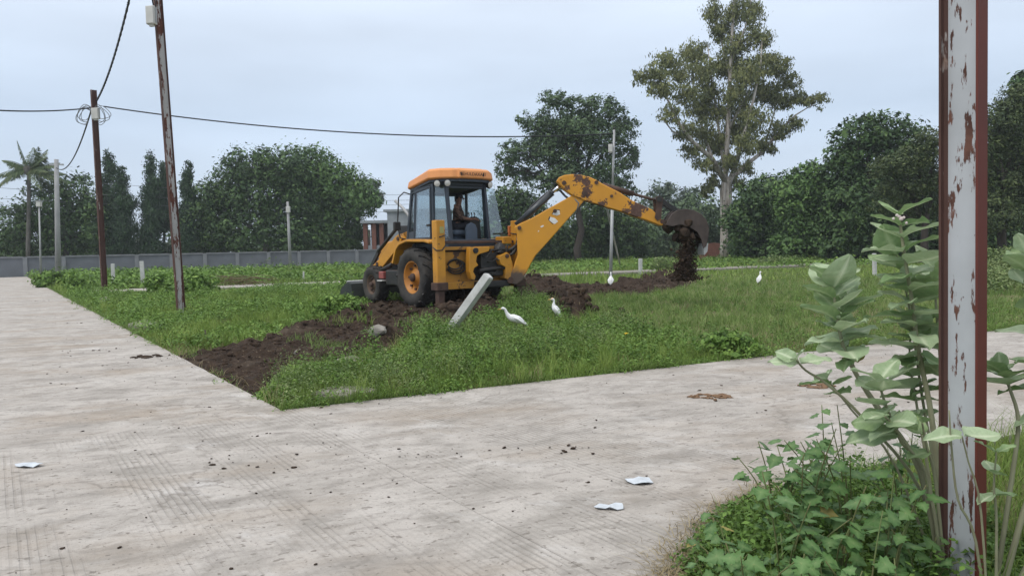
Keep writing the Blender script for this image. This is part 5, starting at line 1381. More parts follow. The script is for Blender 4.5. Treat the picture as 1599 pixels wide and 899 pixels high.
# ------------------------------------------------------------------ egrets
def egret(label, pos, rz, sc, spine, radii, bill, legs, wing, buff=False):
    o = tag(empty('egret', pos, rz), label, 'egret'); o.scale = (sc,) * 3
    sq = [1.] * len(radii)
    # smooth the spine
    P = [V3(p) for p in spine]; sp2, rd2 = [], []
    for i in range(len(P) - 1):
        a, b_, c_, d_ = P[max(i - 1, 0)], P[i], P[i + 1], P[min(i + 2, len(P) - 1)]
        for t_ in (0, .25, .5, .75):
            sp2.append(.5 * ((2 * b_) + (c_ - a) * t_ + (2 * a - 5 * b_ + 4 * c_ - d_) * t_ ** 2 + (3 * b_ - a - 3 * c_ + d_) * t_ ** 3))
            rd2.append(radii[i] * (1 - t_) + radii[i + 1] * t_)
    sp2.append(P[-1]); rd2.append(radii[-1])
    MB().tube(sp2, rd2, 12).build('body', 'feather', o)
    h = P[-2]
    MB().tube([P[-1] - (P[-1] - h) * .3, P[-1] + V3(bill) * .5, P[-1] + V3(bill)], [.013, .008, .001], 7).build('bill', 'bill', o)
    for s_ in (-1, 1):
        MB().lump(h.lerp(P[-1], .55) + V3((0, s_ * .019, .005)), .005, 1, sub=1, rough=0).build('eye', 'bird_eye', o)
        w0, w1, w2 = (V3(q) for q in wing)
        MB().tube([w0 + V3((0, s_ * .030, 0)), w1 + V3((0, s_ * .055, 0)), w1.lerp(w2, .55) + V3((0, s_ * .040, 0)), w2 + V3((0, s_ * .012, 0))], [.02, .046, .034, .006], 10, squash=[.5] * 4).build('wing', 'feather', o)
    for lx, ly in legs:
        MB().tube([(lx, ly, .22), (lx - .015, ly, .12), (lx, ly, 0)], [.012, .006, .006], 6).tube([(lx, ly, .004), (lx + .05, ly, 0)], .004, 5).tube([(lx, ly, .004), (lx + .04, ly + .025, 0)], .004, 5).tube([(lx, ly, .004), (lx + .04, ly - .025, 0)], .004, 5).tube([(lx, ly, .004), (lx - .03, ly, 0)], .004, 5).build('leg', 'bird_leg', o)
    if buff:
        MB().lump(h.lerp(P[-1], .35) + V3((-.008, 0, .004)), (.028, .0235, .026), 2, sub=2, rough=.03).build('crest', 'buff', o)
    return o
S_LEAN = [(-.24, 0, .10), (-.17, 0, .145), (-.08, 0, .20), (.02, 0, .235), (.08, 0, .265), (.125, 0, .33), (.15, 0, .385), (.185, 0, .405), (.215, 0, .398)]
R_LEAN = [.010, .032, .066, .068, .045, .026, .022, .026, .014]
S_UP = [(-.10, 0, .10), (-.075, 0, .16), (-.04, 0, .22), (.01, 0, .29), (.035, 0, .345), (.03, 0, .40), (.03, 0, .44), (.055, 0, .468), (.088, 0, .462)]
R_UP = [.010, .034, .060, .062, .036, .019, .019, .025, .013]
e1p = gp(803, 524); egret('white egret leaning forward in weeds beside the leaning post', e1p + V3((0, 0, .07)), R_(186), .96, S_LEAN, R_LEAN, (.07, 0, -.012), ((.0, .025), (-.03, -.025)), ((.05, 0, .27), (-.05, 0, .225), (-.21, 0, .11)))
e2p = gp(868, 507); egret('buff headed egret standing upright by the small pit', e2p + V3((0, 0, .03)), R_(178), .95, S_UP, R_UP, (.07, 0, -.008), ((-.01, .022), (.015, -.022)), ((.03, 0, .33), (-.035, 0, .25), (-.10, 0, .11)), True)
e3p = gp(1186, 449); egret('white egret upright in the open grass far from the digger', e3p + V3((0, 0, .06)), R_(35), 1.0, S_UP, R_UP, (.07, 0, -.008), ((-.01, .022), (.015, -.022)), ((.03, 0, .33), (-.035, 0, .25), (-.10, 0, .11)))
e4p = gp(954, 456); egret('white egret on the soil before the slim pipe pole', e4p + V3((0, 0, .14)), R_(75), 1.05, S_UP, R_UP, (.07, 0, -.008), ((-.01, .022), (.015, -.022)), ((.03, 0, .33), (-.035, 0, .25), (-.10, 0, .11)))

# ------------------------------------------------------------------ grass and weeds (uncountable: stuff)
def in_soil(x, y, pad=0.):
    i_ = poly_in(x, y, SOIL); d = poly_dist(x, y, SOIL)
    return i_ & (d > pad)
def field_pts(n, y0, y1, half=.80):
    y = y0 * (y1 / y0) ** rng.random(n); x = rng.uniform(-half, half, n) * y
    k = ~on_road(x, y, -.03) & ~in_verge(x, y)
    return x[k], y[k]
def dist_soil(x, y): return np.where(poly_in(x, y, SOIL), -1, 1) * poly_dist(x, y, SOIL)
mach = [tuple((MD @ V3((a, b, 0))).xy) for a, b in ((2.6, 1.05), (2.6, -1.05), (-1.3, -1.2), (-1.3, 1.2))]
def grass_layer(name, label, x, y, h, w, lean, var, mat, dz=0.):
    fq = far_q(x, y); h = np.where((fq < 0) & (fq > -4.5), h * (.22 + .5 * np.clip((-fq - 1.8) / 2.7, 0, 1)), h)
    z = np.maximum(terrain(x, y), -.06) - .02 + dz
    ii = np.nonzero(poly_in(x, y, SOIL))[0]
    if len(ii) < 30000:
        for q in ii: z[q] = soil_z(x[q], y[q]) - .02
    Vq, Fq, va = blade_tris(np.stack([x, y, z], 1), h, w, lean, var)
    return tag(np_mesh(name, Vq, Fq, mat, va), label, None, kind='stuff')
def polyG(l): return [(p.x, p.y) for p in (G(*q) for q in l)]
Z1 = polyG([(95, 462), (190, 510), (275, 556), (400, 536), (470, 510), (560, 486), (640, 478), (560, 450), (470, 446), (240, 458), (170, 462)])
Z2 = polyG([(440, 642), (405, 610), (470, 574), (560, 562), (640, 522), (790, 490), (815, 470), (860, 490), (930, 508), (1000, 520), (1060, 540), (1200, 558), (800, 607)])
# short field grass
x, y = field_pts(250000, 7.3, 70)
ds_ = dist_soil(x, y); patch = (wob(x, y, 2.6, 3) + .5 * wob(x, y, 6, 1) > .75) & (x < -1.2) & (y < 14.5)
k = (ds_ > -.03) | (patch & (rng.random(len(x)) < .8)); x, y = x[k], y[k]
cl = wob(x, y, 1.9, 8) + .6 * wob(x, y, 4.7, 9) + rng.normal(0, .25, len(x))
k = (cl > -.75) | (rng.random(len(x)) < .35); x, y, cl = x[k], y[k], cl[k]
fs_ = np.clip((y / 11.) ** .55, .8, 2.6)
under = poly_in(x, y, mach)
lush = poly_in(x, y, Z1) | poly_in(x, y, Z2) | ((x < -1) & (y > 14))
dryp = np.clip(.5 * wob(x, y, .8, 4) + .55 * np.exp(-((x - 9.5) ** 2 / 14 + (y - 17.5) ** 2 / 10)) + .15, 0, 1)
h = (np.where(lush, .17, .115) + .05 * np.clip(cl, -1, 1)) * rng.uniform(.5, 1.35, len(x)) * np.clip(fs_, 1, 1.7)
h = np.where(under, h * .35, h)
w = .0075 * fs_ * rng.uniform(.7, 1.4, len(x))
ln = rng.normal(size=(len(x), 2)) * (h * .55)[:, None]
var = np.where(lush, .30, .42) + dryp * .22 + rng.normal(0, .16, len(x)) + .08 * cl
sel = lush
grass_layer('grass', 'green grass growing thick over the left of the field', x[sel], y[sel], h[sel], w[sel], ln[sel], var[sel] + .12, 'grass_lush')
sel = ~lush
grass_layer('grass', 'shorter olive grass covering the right of the field', x[sel], y[sel], h[sel], w[sel], ln[sel], var[sel], 'grass')
# taller tufts standing out of the short growth
def tufts(n, per, pred, hlo, hhi, mat, label):
    y0 = 7.4 * (30 / 7.4) ** rng.random(n * 8); x0 = rng.uniform(-.75, .8, n * 8) * y0
    k = ~on_road(x0, y0, .05) & ~in_verge(x0, y0) & (dist_soil(x0, y0) > -.05) & ~poly_in(x0, y0, mach) & pred(x0, y0)
    x0, y0 = x0[k][:n], y0[k][:n]; m = len(x0); q = np.repeat(np.arange(m), per); N = len(q)
    hh_ = rng.uniform(hlo, hhi, m)[q] * rng.uniform(.5, 1.1, N); a = rng.uniform(0, 6.283, N); sp_ = rng.uniform(.1, .6, N) * hh_
    xx = x0[q] + rng.normal(0, .05, N); yy = y0[q] + rng.normal(0, .05, N)
    return grass_layer('grass', label, xx, yy, hh_, .006 * np.clip(yy / 11, .9, 2), np.stack([np.cos(a) * sp_, np.sin(a) * sp_], 1), .5 + rng.normal(0, .2, m)[q] + rng.normal(0, .12, N), mat)
tufts(750, 26, lambda x, y: (poly_in(x, y, Z1) | poly_in(x, y, Z2)), .22, .48, 'grass_lush', 'tall green grass tufts standing among the weeds')
tufts(900, 22, lambda x, y: (x > 0) & ~poly_in(x, y, Z2), .14, .30, 'grass', 'uneven tufts in the olive grass right of the digger')
tufts(260, 16, lambda x, y: np.abs(x * NR.x + y * NR.y - cR) < .45, .12, .34, 'grass_dry', 'dry yellow tufts along the cross lane edge')
# dry straw lying in the grass
x, y = field_pts(26000, 7.3, 34)
k = (dist_soil(x, y) > -.25) & ((wob(x, y, 1.1, 6) > .1) | (np.abs(dist_soil(x, y)) < .3)); x, y = x[k], y[k]
h = rng.uniform(.06, .17, len(x)); grass_layer('dry_grass', 'dry straw stalks mixed through the field grass', x, y, h, .007 * np.clip((y / 11), .9, 2), rng.normal(size=(len(x), 2)) * .12, rng.random(len(x)), 'grass_dry')
# far field: coarser blades right up to the trees
yy = rng.uniform(30, 75, 60000) ; xx = rng.uniform(-.8, .9, 60000) * yy
k = ~on_road(xx, yy, .05); xx, yy = xx[k], yy[k]
hh = rng.uniform(.16, .48, len(xx)) * (1 + .5 * wob(xx, yy, .5, 3)); hh = np.where((xx > 4) & (yy < 50), hh * .6, hh)
grass_layer('grass', 'rough pale grass of the far field up to the trees', xx, yy, hh, rng.uniform(.03, .06, len(xx)), rng.normal(size=(len(xx), 2)) * .12, np.clip(.55 + .25 * wob(xx, yy, .35, 7) + rng.normal(0, .15, len(xx)), 0, 1), 'grass_lush')
# leafy weeds in clumps
def weed_layer(name, label, centres, rad, hgt, per, size, mat, vshift=0., soft=.6):
    n = len(centres); C = np.array(centres); k = np.repeat(np.arange(n), per); N = len(k)
    a = rng.uniform(0, 6.283, N); q = np.sqrt(rng.random(N)); rad = np.asarray(rad)[k]; H_ = np.asarray(hgt)[k]
    px_ = C[k, 0] + np.cos(a) * q * rad; py_ = C[k, 1] + np.sin(a) * q * rad
    top = H_ * (1 - .65 * q ** 2); zz = np.maximum(terrain(px_, py_), -.06) + top * (1 - soft * rng.random(N) ** 1.6) * 1.0
    nr = np.stack([np.cos(a) * q * .6, np.sin(a) * q * .6, np.ones(N)], 1) + rng.normal(size=(N, 3)) * .5
    sz = np.asarray(size)[k] * rng.uniform(.6, 1.4, N) if hasattr(size, '__len__') else size * rng.uniform(.6, 1.4, N)
    cv = rng.normal(0, .12, n)[k]
    Vq, Fq, va = leaf_quads(np.stack([px_, py_, zz], 1), nr, rng.normal(size=(N, 3)), sz, sz * .55, .5 + cv + rng.normal(0, .16, N) + vshift, .25)
    return tag(np_mesh(name, Vq, Fq, mat, va), label, None, kind='stuff')
def centres_in(poly, n, pad=.05, keep=lambda x, y: np.ones(len(x), bool)):
    xs_ = [p[0] for p in poly]; ys_ = [p[1] for p in poly]
    x = rng.uniform(min(xs_), max(xs_), n * 14); y = rng.uniform(min(ys_), max(ys_), n * 14)
    k = poly_in(x, y, poly) & ~on_road(x, y, pad) & (dist_soil(x, y) > -.02) & ~poly_in(x, y, mach) & keep(x, y) & ~((far_q(x, y) < 1.6) & (far_q(x, y) > -3.2))
    for e_ in (e1p, e2p): k &= np.hypot(x - e_.x, (y - e_.y + .25) * .7) > .42
    return np.stack([x[k], y[k]], 1)[:n]
C1 = centres_in(Z1, 900, .12, lambda x, y: wob(x, y, 1.2, 5) > -.55)
hv = .18 + .34 * np.clip(wob(C1[:, 0], C1[:, 1], .8, 2) + .35, 0, 1) * rng.uniform(.5, 1.2, len(C1))
weed_layer('weeds', 'lush leafy weeds along the lane left of the dug strip', C1, rng.uniform(.16, .42, len(C1)), hv, 75, .062, 'weed')
C2 = centres_in(Z2, 620, .10, lambda x, y: wob(x, y, 1.7, 2) > -.5)
ed = np.clip(-(C2[:, 0] * NR.x + C2[:, 1] * NR.y - cR) * -1 / 1.2, .35, 1)
weed_layer('weeds', 'mixed leafy weeds along the edge of the cross lane', C2, rng.uniform(.10, .30, len(C2)), (.10 + .30 * rng.random(len(C2)) ** 1.5) * ed, 90, .040, 'weed')
C3 = centres_in(Z2, 300, .14, lambda x, y: (wob(x, y, 1.4, 7) > 0))
weed_layer('weeds', 'grey green flowering weeds around the leaning post', C3, rng.uniform(.12, .30, len(C3)), rng.uniform(.18, .50, len(C3)), 110, .026, 'weed_grey')
C4 = centres_in(polyG([(420, 618), (470, 575), (545, 565), (555, 585), (500, 606), (460, 625)]), 90, .1)
weed_layer('weeds', 'bright green creeping plants at the lane corner', C4, rng.uniform(.10, .25, len(C4)), rng.uniform(.08, .2, len(C4)), 70, .06, 'weed', .15)
# weeds creeping over the slab edges, and a few rank clumps
ce = []
for _ in range(520):
    if rng.random() < .62: q = P0 + DR * rng.uniform(0, 15) + NR * rng.normal(.10, .10)
    else: q = CORNER + DL * rng.uniform(0, 26) + NL * rng.normal(.12, .12)
    if wob(np.array(q.x), np.array(q.y), 2.2, 4) > -.15 and dist_soil(np.array([q.x]), np.array([q.y]))[0] > 0: ce.append((q.x, q.y))
ce = np.array(ce)
weed_layer('weeds', 'creeping weeds spilling over the lane edges', ce, rng.uniform(.05, .17, len(ce)), rng.uniform(.09, .24, len(ce)), 42, .032, 'weed', .05)
C6 = centres_in(Z2, 70, .3); weed_layer('weeds', 'rank dark weed clumps rising in the plot corner', C6, rng.uniform(.14, .26, len(C6)), rng.uniform(.38, .58, len(C6)), 170, .042, 'weed', -.2)
C7 = centres_in(polyG([(830, 478), (930, 468), (1080, 445), (1580, 448), (1580, 505), (1200, 550), (1060, 540), (930, 510)]), 240, .2); weed_layer('weeds', 'scattered low weeds in the olive grass', C7, rng.uniform(.08, .28, len(C7)), rng.uniform(.08, .24, len(C7)), 60, .038, 'weed', -.1)
# rank growth in front of the wall and along the lane's far end
y = rng.uniform(33, 62, 900); x = rng.uniform(-.72, -.08, 900) * y
k = ~on_road(x, y, .3) & (wob(x, y, .35, 2) > -.1) & ~((far_q(x, y) < 2.2) & (far_q(x, y) > -4.0)); CF = np.stack([x[k], y[k]], 1)
weed_layer('weeds', 'rank green weeds growing before the boundary wall', CF, rng.uniform(.5, 1.3, len(CF)), rng.uniform(.3, .8, len(CF)), 55, .20, 'weed', -.02)
y = rng.uniform(44, 66, 420); x = rng.uniform(-.02, .85, 420) * y
CF = np.stack([x, y], 1); weed_layer('weeds', 'low weeds below the trees at the field end', CF, rng.uniform(.5, 1.2, 420), rng.uniform(.2, .6, 420), 40, .2, 'weed', -.05)
y = rng.uniform(20, 34, 260); x = rng.uniform(.60, .82, 260) * y
CF = np.stack([x, y], 1); weed_layer('weeds', 'tall weeds at the field edge right of white pole', CF, rng.uniform(.3, .7, 260), rng.uniform(.3, .9, 260), 90, .09, 'weed_grey', .1)
# single bushes that stand out
def small_bush(name, label, px, py, r, h, n, size, mat, stems=7):
    b = gp(px, py); o = tag(empty(name, b), label, 'bush')
    lobes = [((0, 0, h * .5), (r, r, h * .5))] + [((random.uniform(-.5, .5) * r, random.uniform(-.5, .5) * r, h * random.uniform(.35, .7)), (r * .5, r * .5, h * .35)) for _ in range(5)]
    Vq, Fq, va = crown_cloud(lobes, n, size, 1.8, clump=16, tight=.3)
    np_mesh('foliage', Vq, Fq, mat, va, o)
    sb = MB()
    for i in range(stems):
        a = 6.283 * i / stems; limb(sb, bend((0, 0, -.05), (math.cos(a) * r * .6, math.sin(a) * r * .6, h * .7), 3, .1, i), .012 * h + .004, .003, 5)
    sb.build('stem', 'stem_vine', o)
    return o
random.seed(33)
small_bush('leafy_bush', 'round bright green bush at the cross lane edge', 1135, 561, .48, .36, 1600, .07, 'weed')
small_bush('scrub_bush', 'pale grey scrub bush against the boundary wall', 424, 420, 1.9, 1.25, 2600, .2, 'weed_grey')
small_bush('leafy_bush', 'dark green bush beside the lane end', 128, 458, .62, .85, 1500, .12, 'weed')
small_bush('leafy_bush', 'green bush on the lane edge near the lamp post', 80, 450, .8, .9, 1500, .14, 'weed')
small_bush('leafy_bush', 'leafy shrub behind the peeling pole', 305, 462, .8, .85, 1900, .13, 'weed')
small_bush('leafy_bush', 'leafy shrub left of the peeling pole', 258, 462, .6, .8, 1500, .13, 'weed')
small_bush('leafy_bush', 'dark green clump spilling over the dug strip edge', 530, 497, .5, .5, 1600, .07, 'weed')
small_bush('leafy_bush', 'low weedy clump hiding the front loader bucket', 549, 461, .7, .5, 1700, .07, 'weed')
small_bush('scrub_bush', 'wispy flowering bush beyond the soil heap', 1040, 430, .8, .95, 1300, .09, 'weed_grey')
small_bush('leafy_bush', 'small leafy plant sprouting at the little pit', 872, 496, .22, .26, 500, .05, 'weed_grey')
# heap of dry stalks by the far lane
b = gp(385, 447); m_ = MB(); random.seed(8)
for i in range(60):
    a = random.gauss(.2, .5); L_ = random.uniform(.5, 1.8); c = b + V3((random.gauss(0, .8), random.gauss(0, .4), random.uniform(.05, .5)))
    dv = V3((math.cos(a), math.sin(a) * .5, random.uniform(-.3, .3))) * L_ * .5
    m_.tube([c - dv, c + V3((0, 0, .08)), c + dv], [.012, .014, .006], 5)
tag(m_.build('dry_stalks', 'grass_dry'), 'heap of dry pale stalks by the far lane', None, kind='stuff')
fl = gp(977, 548); fo = tag(empty('yellow_flower', fl), 'small yellow flower among the weeds near cross lane', 'flower')
MB().tube([(0, 0, 0), (.01, 0, .14), (0, 0, .24)], .004, 5).build('stem', 'stem_vine', fo)
for i in range(6):
    a = 6.283 * i / 6; MB().add([V3((0, 0, .24)), V3((math.cos(a - .4) * .035, math.sin(a - .4) * .035, .262)), V3((math.cos(a) * .055, math.sin(a) * .055, .262)), V3((math.cos(a + .4) * .035, math.sin(a + .4) * .035, .262))], [(0, 1, 2, 3)]).build('petal', 'flower_y', fo)

# ------------------------------------------------------------------ foreground verge: milkweed shrubs
def leaf_mesh(name, seed, wave=.05, curl=.28, wid=.33):
    nu, nv = 15, 9; P, ve = [], []
    for i in range(nu):
        u = i / (nu - 1)
        wu = wid * max(.015, math.sin(math.pi * min(1, u ** .82 * .985 + .012))) ** .72
        for j in range(nv):
            v = -1 + 2 * j / (nv - 1)
            z = -curl * u * u + .11 * abs(v) ** 1.3 * (1 - .4 * u) + wave * math.sin(u * 13 + seed * 2 + (1.5 if v > 0 else 0)) * v * v
            z += .03 * math.sin(u * 5 + seed)
            P.append((u, v * wu, z))
            lat = abs(((u * 6.5 - abs(v) * 1.1) % 1.) - .5) * 2
            ve.append(max(1. if abs(v) < .01 else 0, (1 - min(1, (1 - lat) / .16)) * .45 if lat > .84 else 0))
    Fs = [(i * nv + j, (i + 1) * nv + j, (i + 1) * nv + j + 1, i * nv + j + 1) for i in range(nu - 1) for j in range(nv - 1)]
    me = bpy.data.meshes.new(name); me.from_pydata(P, [], Fs); me.polygons.foreach_set('use_smooth', [True] * len(Fs))
    a = me.attributes.new('vein', 'FLOAT', 'POINT'); a.data.foreach_set('value', ve); me.update()
    return me
CALO = {}
for mt in ('calo', 'calo_dark', 'calo_old'):
    CALO[mt] = []
    for k in range(4):
        me = leaf_mesh('leaf', k, (.02, .045, .015, .055)[k], (.20, .34, .12, .42)[k], (.40, .36, .43, .38)[k]); me.materials.append(MAT[mt]); CALO[mt].append(me)
def place_leaf(me, parent, pos, axis, up, L, name='leaf', wsc=1.):
    x = V3(axis).normalized(); z = V3(up); z = (z - x * z.dot(x))
    if z.length < 1e-3: z = V3((0, 1, 0))
    z.normalize(); y = z.cross(x)
    o = bpy.data.objects.new(name, me); COL.objects.link(o); o.parent = parent
    M = Matrix.Translation(pos) @ Matrix((x, y, z)).transposed().to_4x4() @ Matrix.Diagonal((L, L * wsc, L, 1))
    o.matrix_local = M
    return o
def smooth_path(P, k=4):
    P = [V3(p) for p in P]; out = []
    for i in range(len(P) - 1):
        a, b_, c_, d_ = P[max(i - 1, 0)], P[i], P[i + 1], P[min(i + 2, len(P) - 1)]
        for q in range(k):
            t_ = q / k
            out.append(.5 * ((2 * b_) + (c_ - a) * t_ + (2 * a - 5 * b_ + 4 * c_ - d_) * t_ ** 2 + (3 * b_ - a - 3 * c_ + d_) * t_ ** 3))
    return out + [P[-1]]
def along(path, f):
    t_ = f * (len(path) - 1); i = min(len(path) - 2, int(t_)); return path[i].lerp(path[i + 1], t_ - i), (path[i + 1] - path[i]).normalized()
def milkweed(label, stems):
    """stems: (px polyline, Y0, Y1, r0, nodes, f0, f1, leaf length, rise, old)"""
    b0 = None; o = None
    for (pl, Ya, Yb, r0, nodes, f0, f1, LL, rise, old, ph) in stems:
        n = len(pl); W = [atY(p[0], p[1], Ya + (Yb - Ya) * i / (n - 1)) for i, p in enumerate(pl)]
        if o is None:
            b0 = V3((W[0].x, W[0].y, tz(W[0].x, W[0].y))); o = tag(empty('milkweed_plant', b0), label, 'plant', 'milkweed plants by the pole')
        W[0] = V3((W[0].x, W[0].y, min(W[0].z, tz(W[0].x, W[0].y) - .03)))
        path = smooth_path([w - b0 for w in W])
        MB().tube(path, [r0 * (1 - .55 * i / (len(path) - 1)) for i in range(len(path))], 8).build('stem', 'stem_calo', o)
        for k in range(nodes):
            f = f0 + (f1 - f0) * k / max(1, nodes - 1); p, T = along(path, f)
            az = ph + k * math.pi / 2 + random.uniform(-.5, .5)
            topn = k / max(1, nodes - 1)
            for s_ in (0, 1):
                a = az + s_ * math.pi + random.uniform(-.25, .25)
                hor = V3((math.cos(a), math.sin(a), 0))
                ax = hor * (1 - .45 * rise * topn) + T * (.10 + rise * (.25 + .95 * topn ** 1.5)) + V3((random.uniform(-.1, .1), random.uniform(-.1, .1), random.uniform(-.22, .22)))
                L_ = .88 * LL * random.uniform(.78, 1.18) * (1 - .25 * (topn > .92))
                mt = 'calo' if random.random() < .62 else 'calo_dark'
                if k < old: mt = 'calo_old' if random.random() < .35 else mt; ax.z -= .4; L_ *= .8
                tipw = (b0 + p + ax.normalized() * L_).xy - PN.xy; midw = (b0 + p + ax.normalized() * L_ * .5).xy - PN.xy
                if min(tipw.length, midw.length) < .17: continue
                upv = T - hor * .2 + V3((random.uniform(-.3, .3), random.uniform(-.3, .3), .2))
                place_leaf(CALO[mt][random.randrange(4)], o, p + hor * .006, ax, upv, L_)
    return o
random.seed(12)
mA = milkweed('tallest milkweed with pale flower buds, leaning on the white pole', [
    ([(1478, 835), (1464, 740), (1453, 640), (1441, 580), (1432, 530), (1424, 470), (1412, 395), (1403, 332)], 3.15, 3.42, .014, 14, .46, .98, .20, .45, 2, .15),
    ([(1476, 835), (1470, 760), (1474, 660), (1468, 560), (1462, 480), (1458, 420)], 3.2, 3.6, .010, 7, .50, 1., .20, .7, 0, .6),
    ([(1474, 835), (1450, 740), (1436, 660), (1428, 610), (1420, 560), (1424, 500)], 3.2, 3.5, .008, 8, .45, 1., .175, .6, 1, .9),
    ([(1480, 835), (1460, 740), (1440, 620), (1426, 520), (1412, 440), (1396, 385)], 3.25, 3.55, .008, 8, .50, 1., .175, .75, 0, .4)])
bt = atY(1402, 346, 3.22) - mA.location
fm_ = MB()
for k in range(9): fm_.lump(bt + V3((random.gauss(0, .018), random.gauss(0, .018), random.gauss(.015, .008))), .007, k, sub=1, rough=.1)
fm_.build('flower_buds', 'flower', mA)
mB = milkweed('milkweed with upright grey green leaves left of the pole', [
    ([(1486, 838), (1436, 735), (1372, 640), (1340, 590), (1318, 545), (1306, 490), (1300, 440)], 3.1, 3.2, .012, 9, .60, 1., .185, .9, 1, .3),
    ([(1484, 838), (1440, 770), (1350, 655), (1292, 600), (1258, 578), (1244, 562)], 3.1, 3.05, .008, 2, .90, 1., .12, .8, 0, .2),
    ([(1482, 838), (1440, 740), (1408, 690), (1386, 640), (1372, 596)], 3.05, 2.95, .010, 5, .55, 1., .19, .55, 0, .0),
    ([(1480, 838), (1400, 730), (1330, 640), (1290, 590)], 3.2, 3.4, .007, 3, .8, .98, .13, .5, 0, .9),
    ([(1486, 838), (1440, 740), (1376, 640), (1342, 590), (1326, 550), (1318, 500), (1312, 450)], 3.15, 3.3, .008, 6, .66, 1., .18, .9, 0, .9),
    ([(1484, 838), (1452, 760), (1420, 700), (1398, 668), (1382, 650)], 3.0, 2.9, .008, 3, .70, 1., .17, .4, 0, .5),
    ([(1484, 838), (1462, 760), (1448, 700), (1440, 660)], 3.0, 2.95, .008, 3, .6, 1., .15, .7, 0, .2)])
mC = milkweed('milkweed with bent woody stems right of the pole', [
    ([(1548, 862), (1578, 760), (1590, 660), (1578, 610), (1566, 580)], 3.05, 3.2, .011, 4, .80, 1., .16, .8, 0, .2),
    ([(1552, 866), (1598, 800), (1640, 680), (1632, 560), (1612, 450), (1606, 400)], 3.0, 3.2, .013, 9, .45, 1., .19, .7, 1, .4),
    ([(1556, 880), (1556, 820), (1552, 760), (1556, 706)], 2.72, 2.70, .006, 3, .55, 1., .105, .6, 0, .1),
    ([(1560, 880), (1620, 850), (1660, 760), (1690, 640)], 3.0, 3.1, .014, 3, .7, 1., .17, .6, 0, .7)])
mD = milkweed('thin milkweed shoot climbing across the white pole face', [
    ([(1552, 866), (1524, 846), (1496, 780), (1486, 700), (1482, 640)], 2.72, 2.66, .006, 0, 0, 1, .1, .5, 0, 0),
    ([(1550, 866), (1532, 800), (1512, 720), (1502, 680)], 2.70, 2.66, .005, 1, .97, .98, .14, .2, 0, .1)])

# ------------------------------------------------------------------ lobed weeds, grass and ground cover on the verge
def lobed_leaf(seed):
    P = [(0.30, 0, 0)]; out = [(0, 0), (-.06, .16), (-.10, .36), (.10, .36), (.16, .34), (.22, .56), (.34, .44), (.52, .34), (.56, .40), (.72, .20), (1.0, 0)]
    ring = out + [(x, -y) for x, y in out[-2:0:-1]]
    for x, y in ring:
        P.append((x, y, -.16 * x * x + .10 * abs(y) * (1 if (seed + int(y > 0)) % 2 else -.6) + .02 * math.sin(x * 9 + seed)))
    n = len(ring); Fs = [(0, i + 1, (i + 1) % n + 1) for i in range(n)]
    me = bpy.data.meshes.new('leaf'); me.from_pydata(P, [], Fs); me.polygons.foreach_set('use_smooth', [True] * n)
    a = me.attributes.new('vein', 'FLOAT', 'POINT'); a.data.foreach_set('value', [.8] + [.5 if abs(y) < .01 else 0. for x, y in ring]); me.update()
    return me
VIN = {}
for mt in ('vine', 'vine_old'):
    VIN[mt] = []
    for k in range(4):
        me = lobed_leaf(k); me.materials.append(MAT[mt]); VIN[mt].append(me)
def lobed_weed(label, px, py, Y, h, spread, n, size, tone=0):
    c = atY(px, py, Y); b = V3((c.x, Y, tz(c.x, Y))); o = tag(empty('lobed_weed', b), label, 'plant', 'lobed leaf weeds at the pole foot')
    ns = max(3, n // 7); k = 0
    for s_ in range(ns):
        a = random.uniform(0, 6.283); rr = spread * random.uniform(.3, 1.)
        tip = V3((math.cos(a) * rr, math.sin(a) * rr, h * random.uniform(.6, 1.1) * (1 - .3 * rr / spread)))
        path = smooth_path([(0, 0, -.03), tip * .4 + V3((0, 0, h * .18)), tip], 4)
        MB().tube(path, [.005 * (1 - .6 * i / (len(path) - 1)) for i in range(len(path))], 5).build('stem', 'stem_vine', o)
        for j in range(n // ns):
            p, T = along(path, .30 + .70 * (j + .5 * random.random()) / max(1, n // ns - .5) if n // ns > 1 else 1.)
            a2 = random.uniform(0, 6.283); hor = V3((math.cos(a2), math.sin(a2), random.uniform(-.5, .15)))
            st = p + hor * size * .35
            mt = 'vine_old' if random.random() < .025 else 'vine'
            place_leaf(VIN[mt][random.randrange(4)], o, st, hor, V3((random.gauss(0, .35), random.gauss(-.15, .35), 1)), size * random.uniform(.65, 1.25))
    return o
random.seed(77)
LW_ = 'lobed leaf weed in the green clump at the pole foot'
for (px, py, Y, h, sp2_, n, sz) in ((1165, 860, 2.85, .40, .26, 26, .085), (1225, 850, 2.95, .56, .26, 30, .09), (1300, 850, 2.9, .60, .28, 32, .09), (1380, 850, 2.85, .56, .26, 30, .085), (1445, 840, 2.9, .50, .2, 24, .08), (1250, 800, 3.25, .66, .26, 28, .085), (1330, 790, 3.3, .66, .28, 28, .085), (1410, 790, 3.3, .62, .24, 24, .08),
                                  (1120, 850, 2.9, .30, .20, 18, .065), (1190, 890, 2.5, .34, .24, 26, .08), (1300, 895, 2.5, .40, .26, 28, .08), (1410, 895, 2.5, .40, .24, 26, .08), (1140, 800, 3.2, .34, .22, 20, .07), (1215, 770, 3.5, .60, .24, 24, .085), (1290, 750, 3.7, .62, .26, 22, .085), (1100, 880, 2.6, .22, .2, 18, .065), (1240, 870, 2.65, .46, .26, 26, .085), (1350, 870, 2.65, .50, .26, 26, .085)):
    lobed_weed(LW_, px, py, Y, h * 1.28, sp2_, int(n * 1.55), sz * .80)
def verge_pts(n, x0, x1, y0, y1, near=0.):
    x = rng.uniform(x0, x1, n); y = rng.uniform(y0, y1, n)
    k = in_verge(x, y); x, y = x[k], y[k]
    return x, y
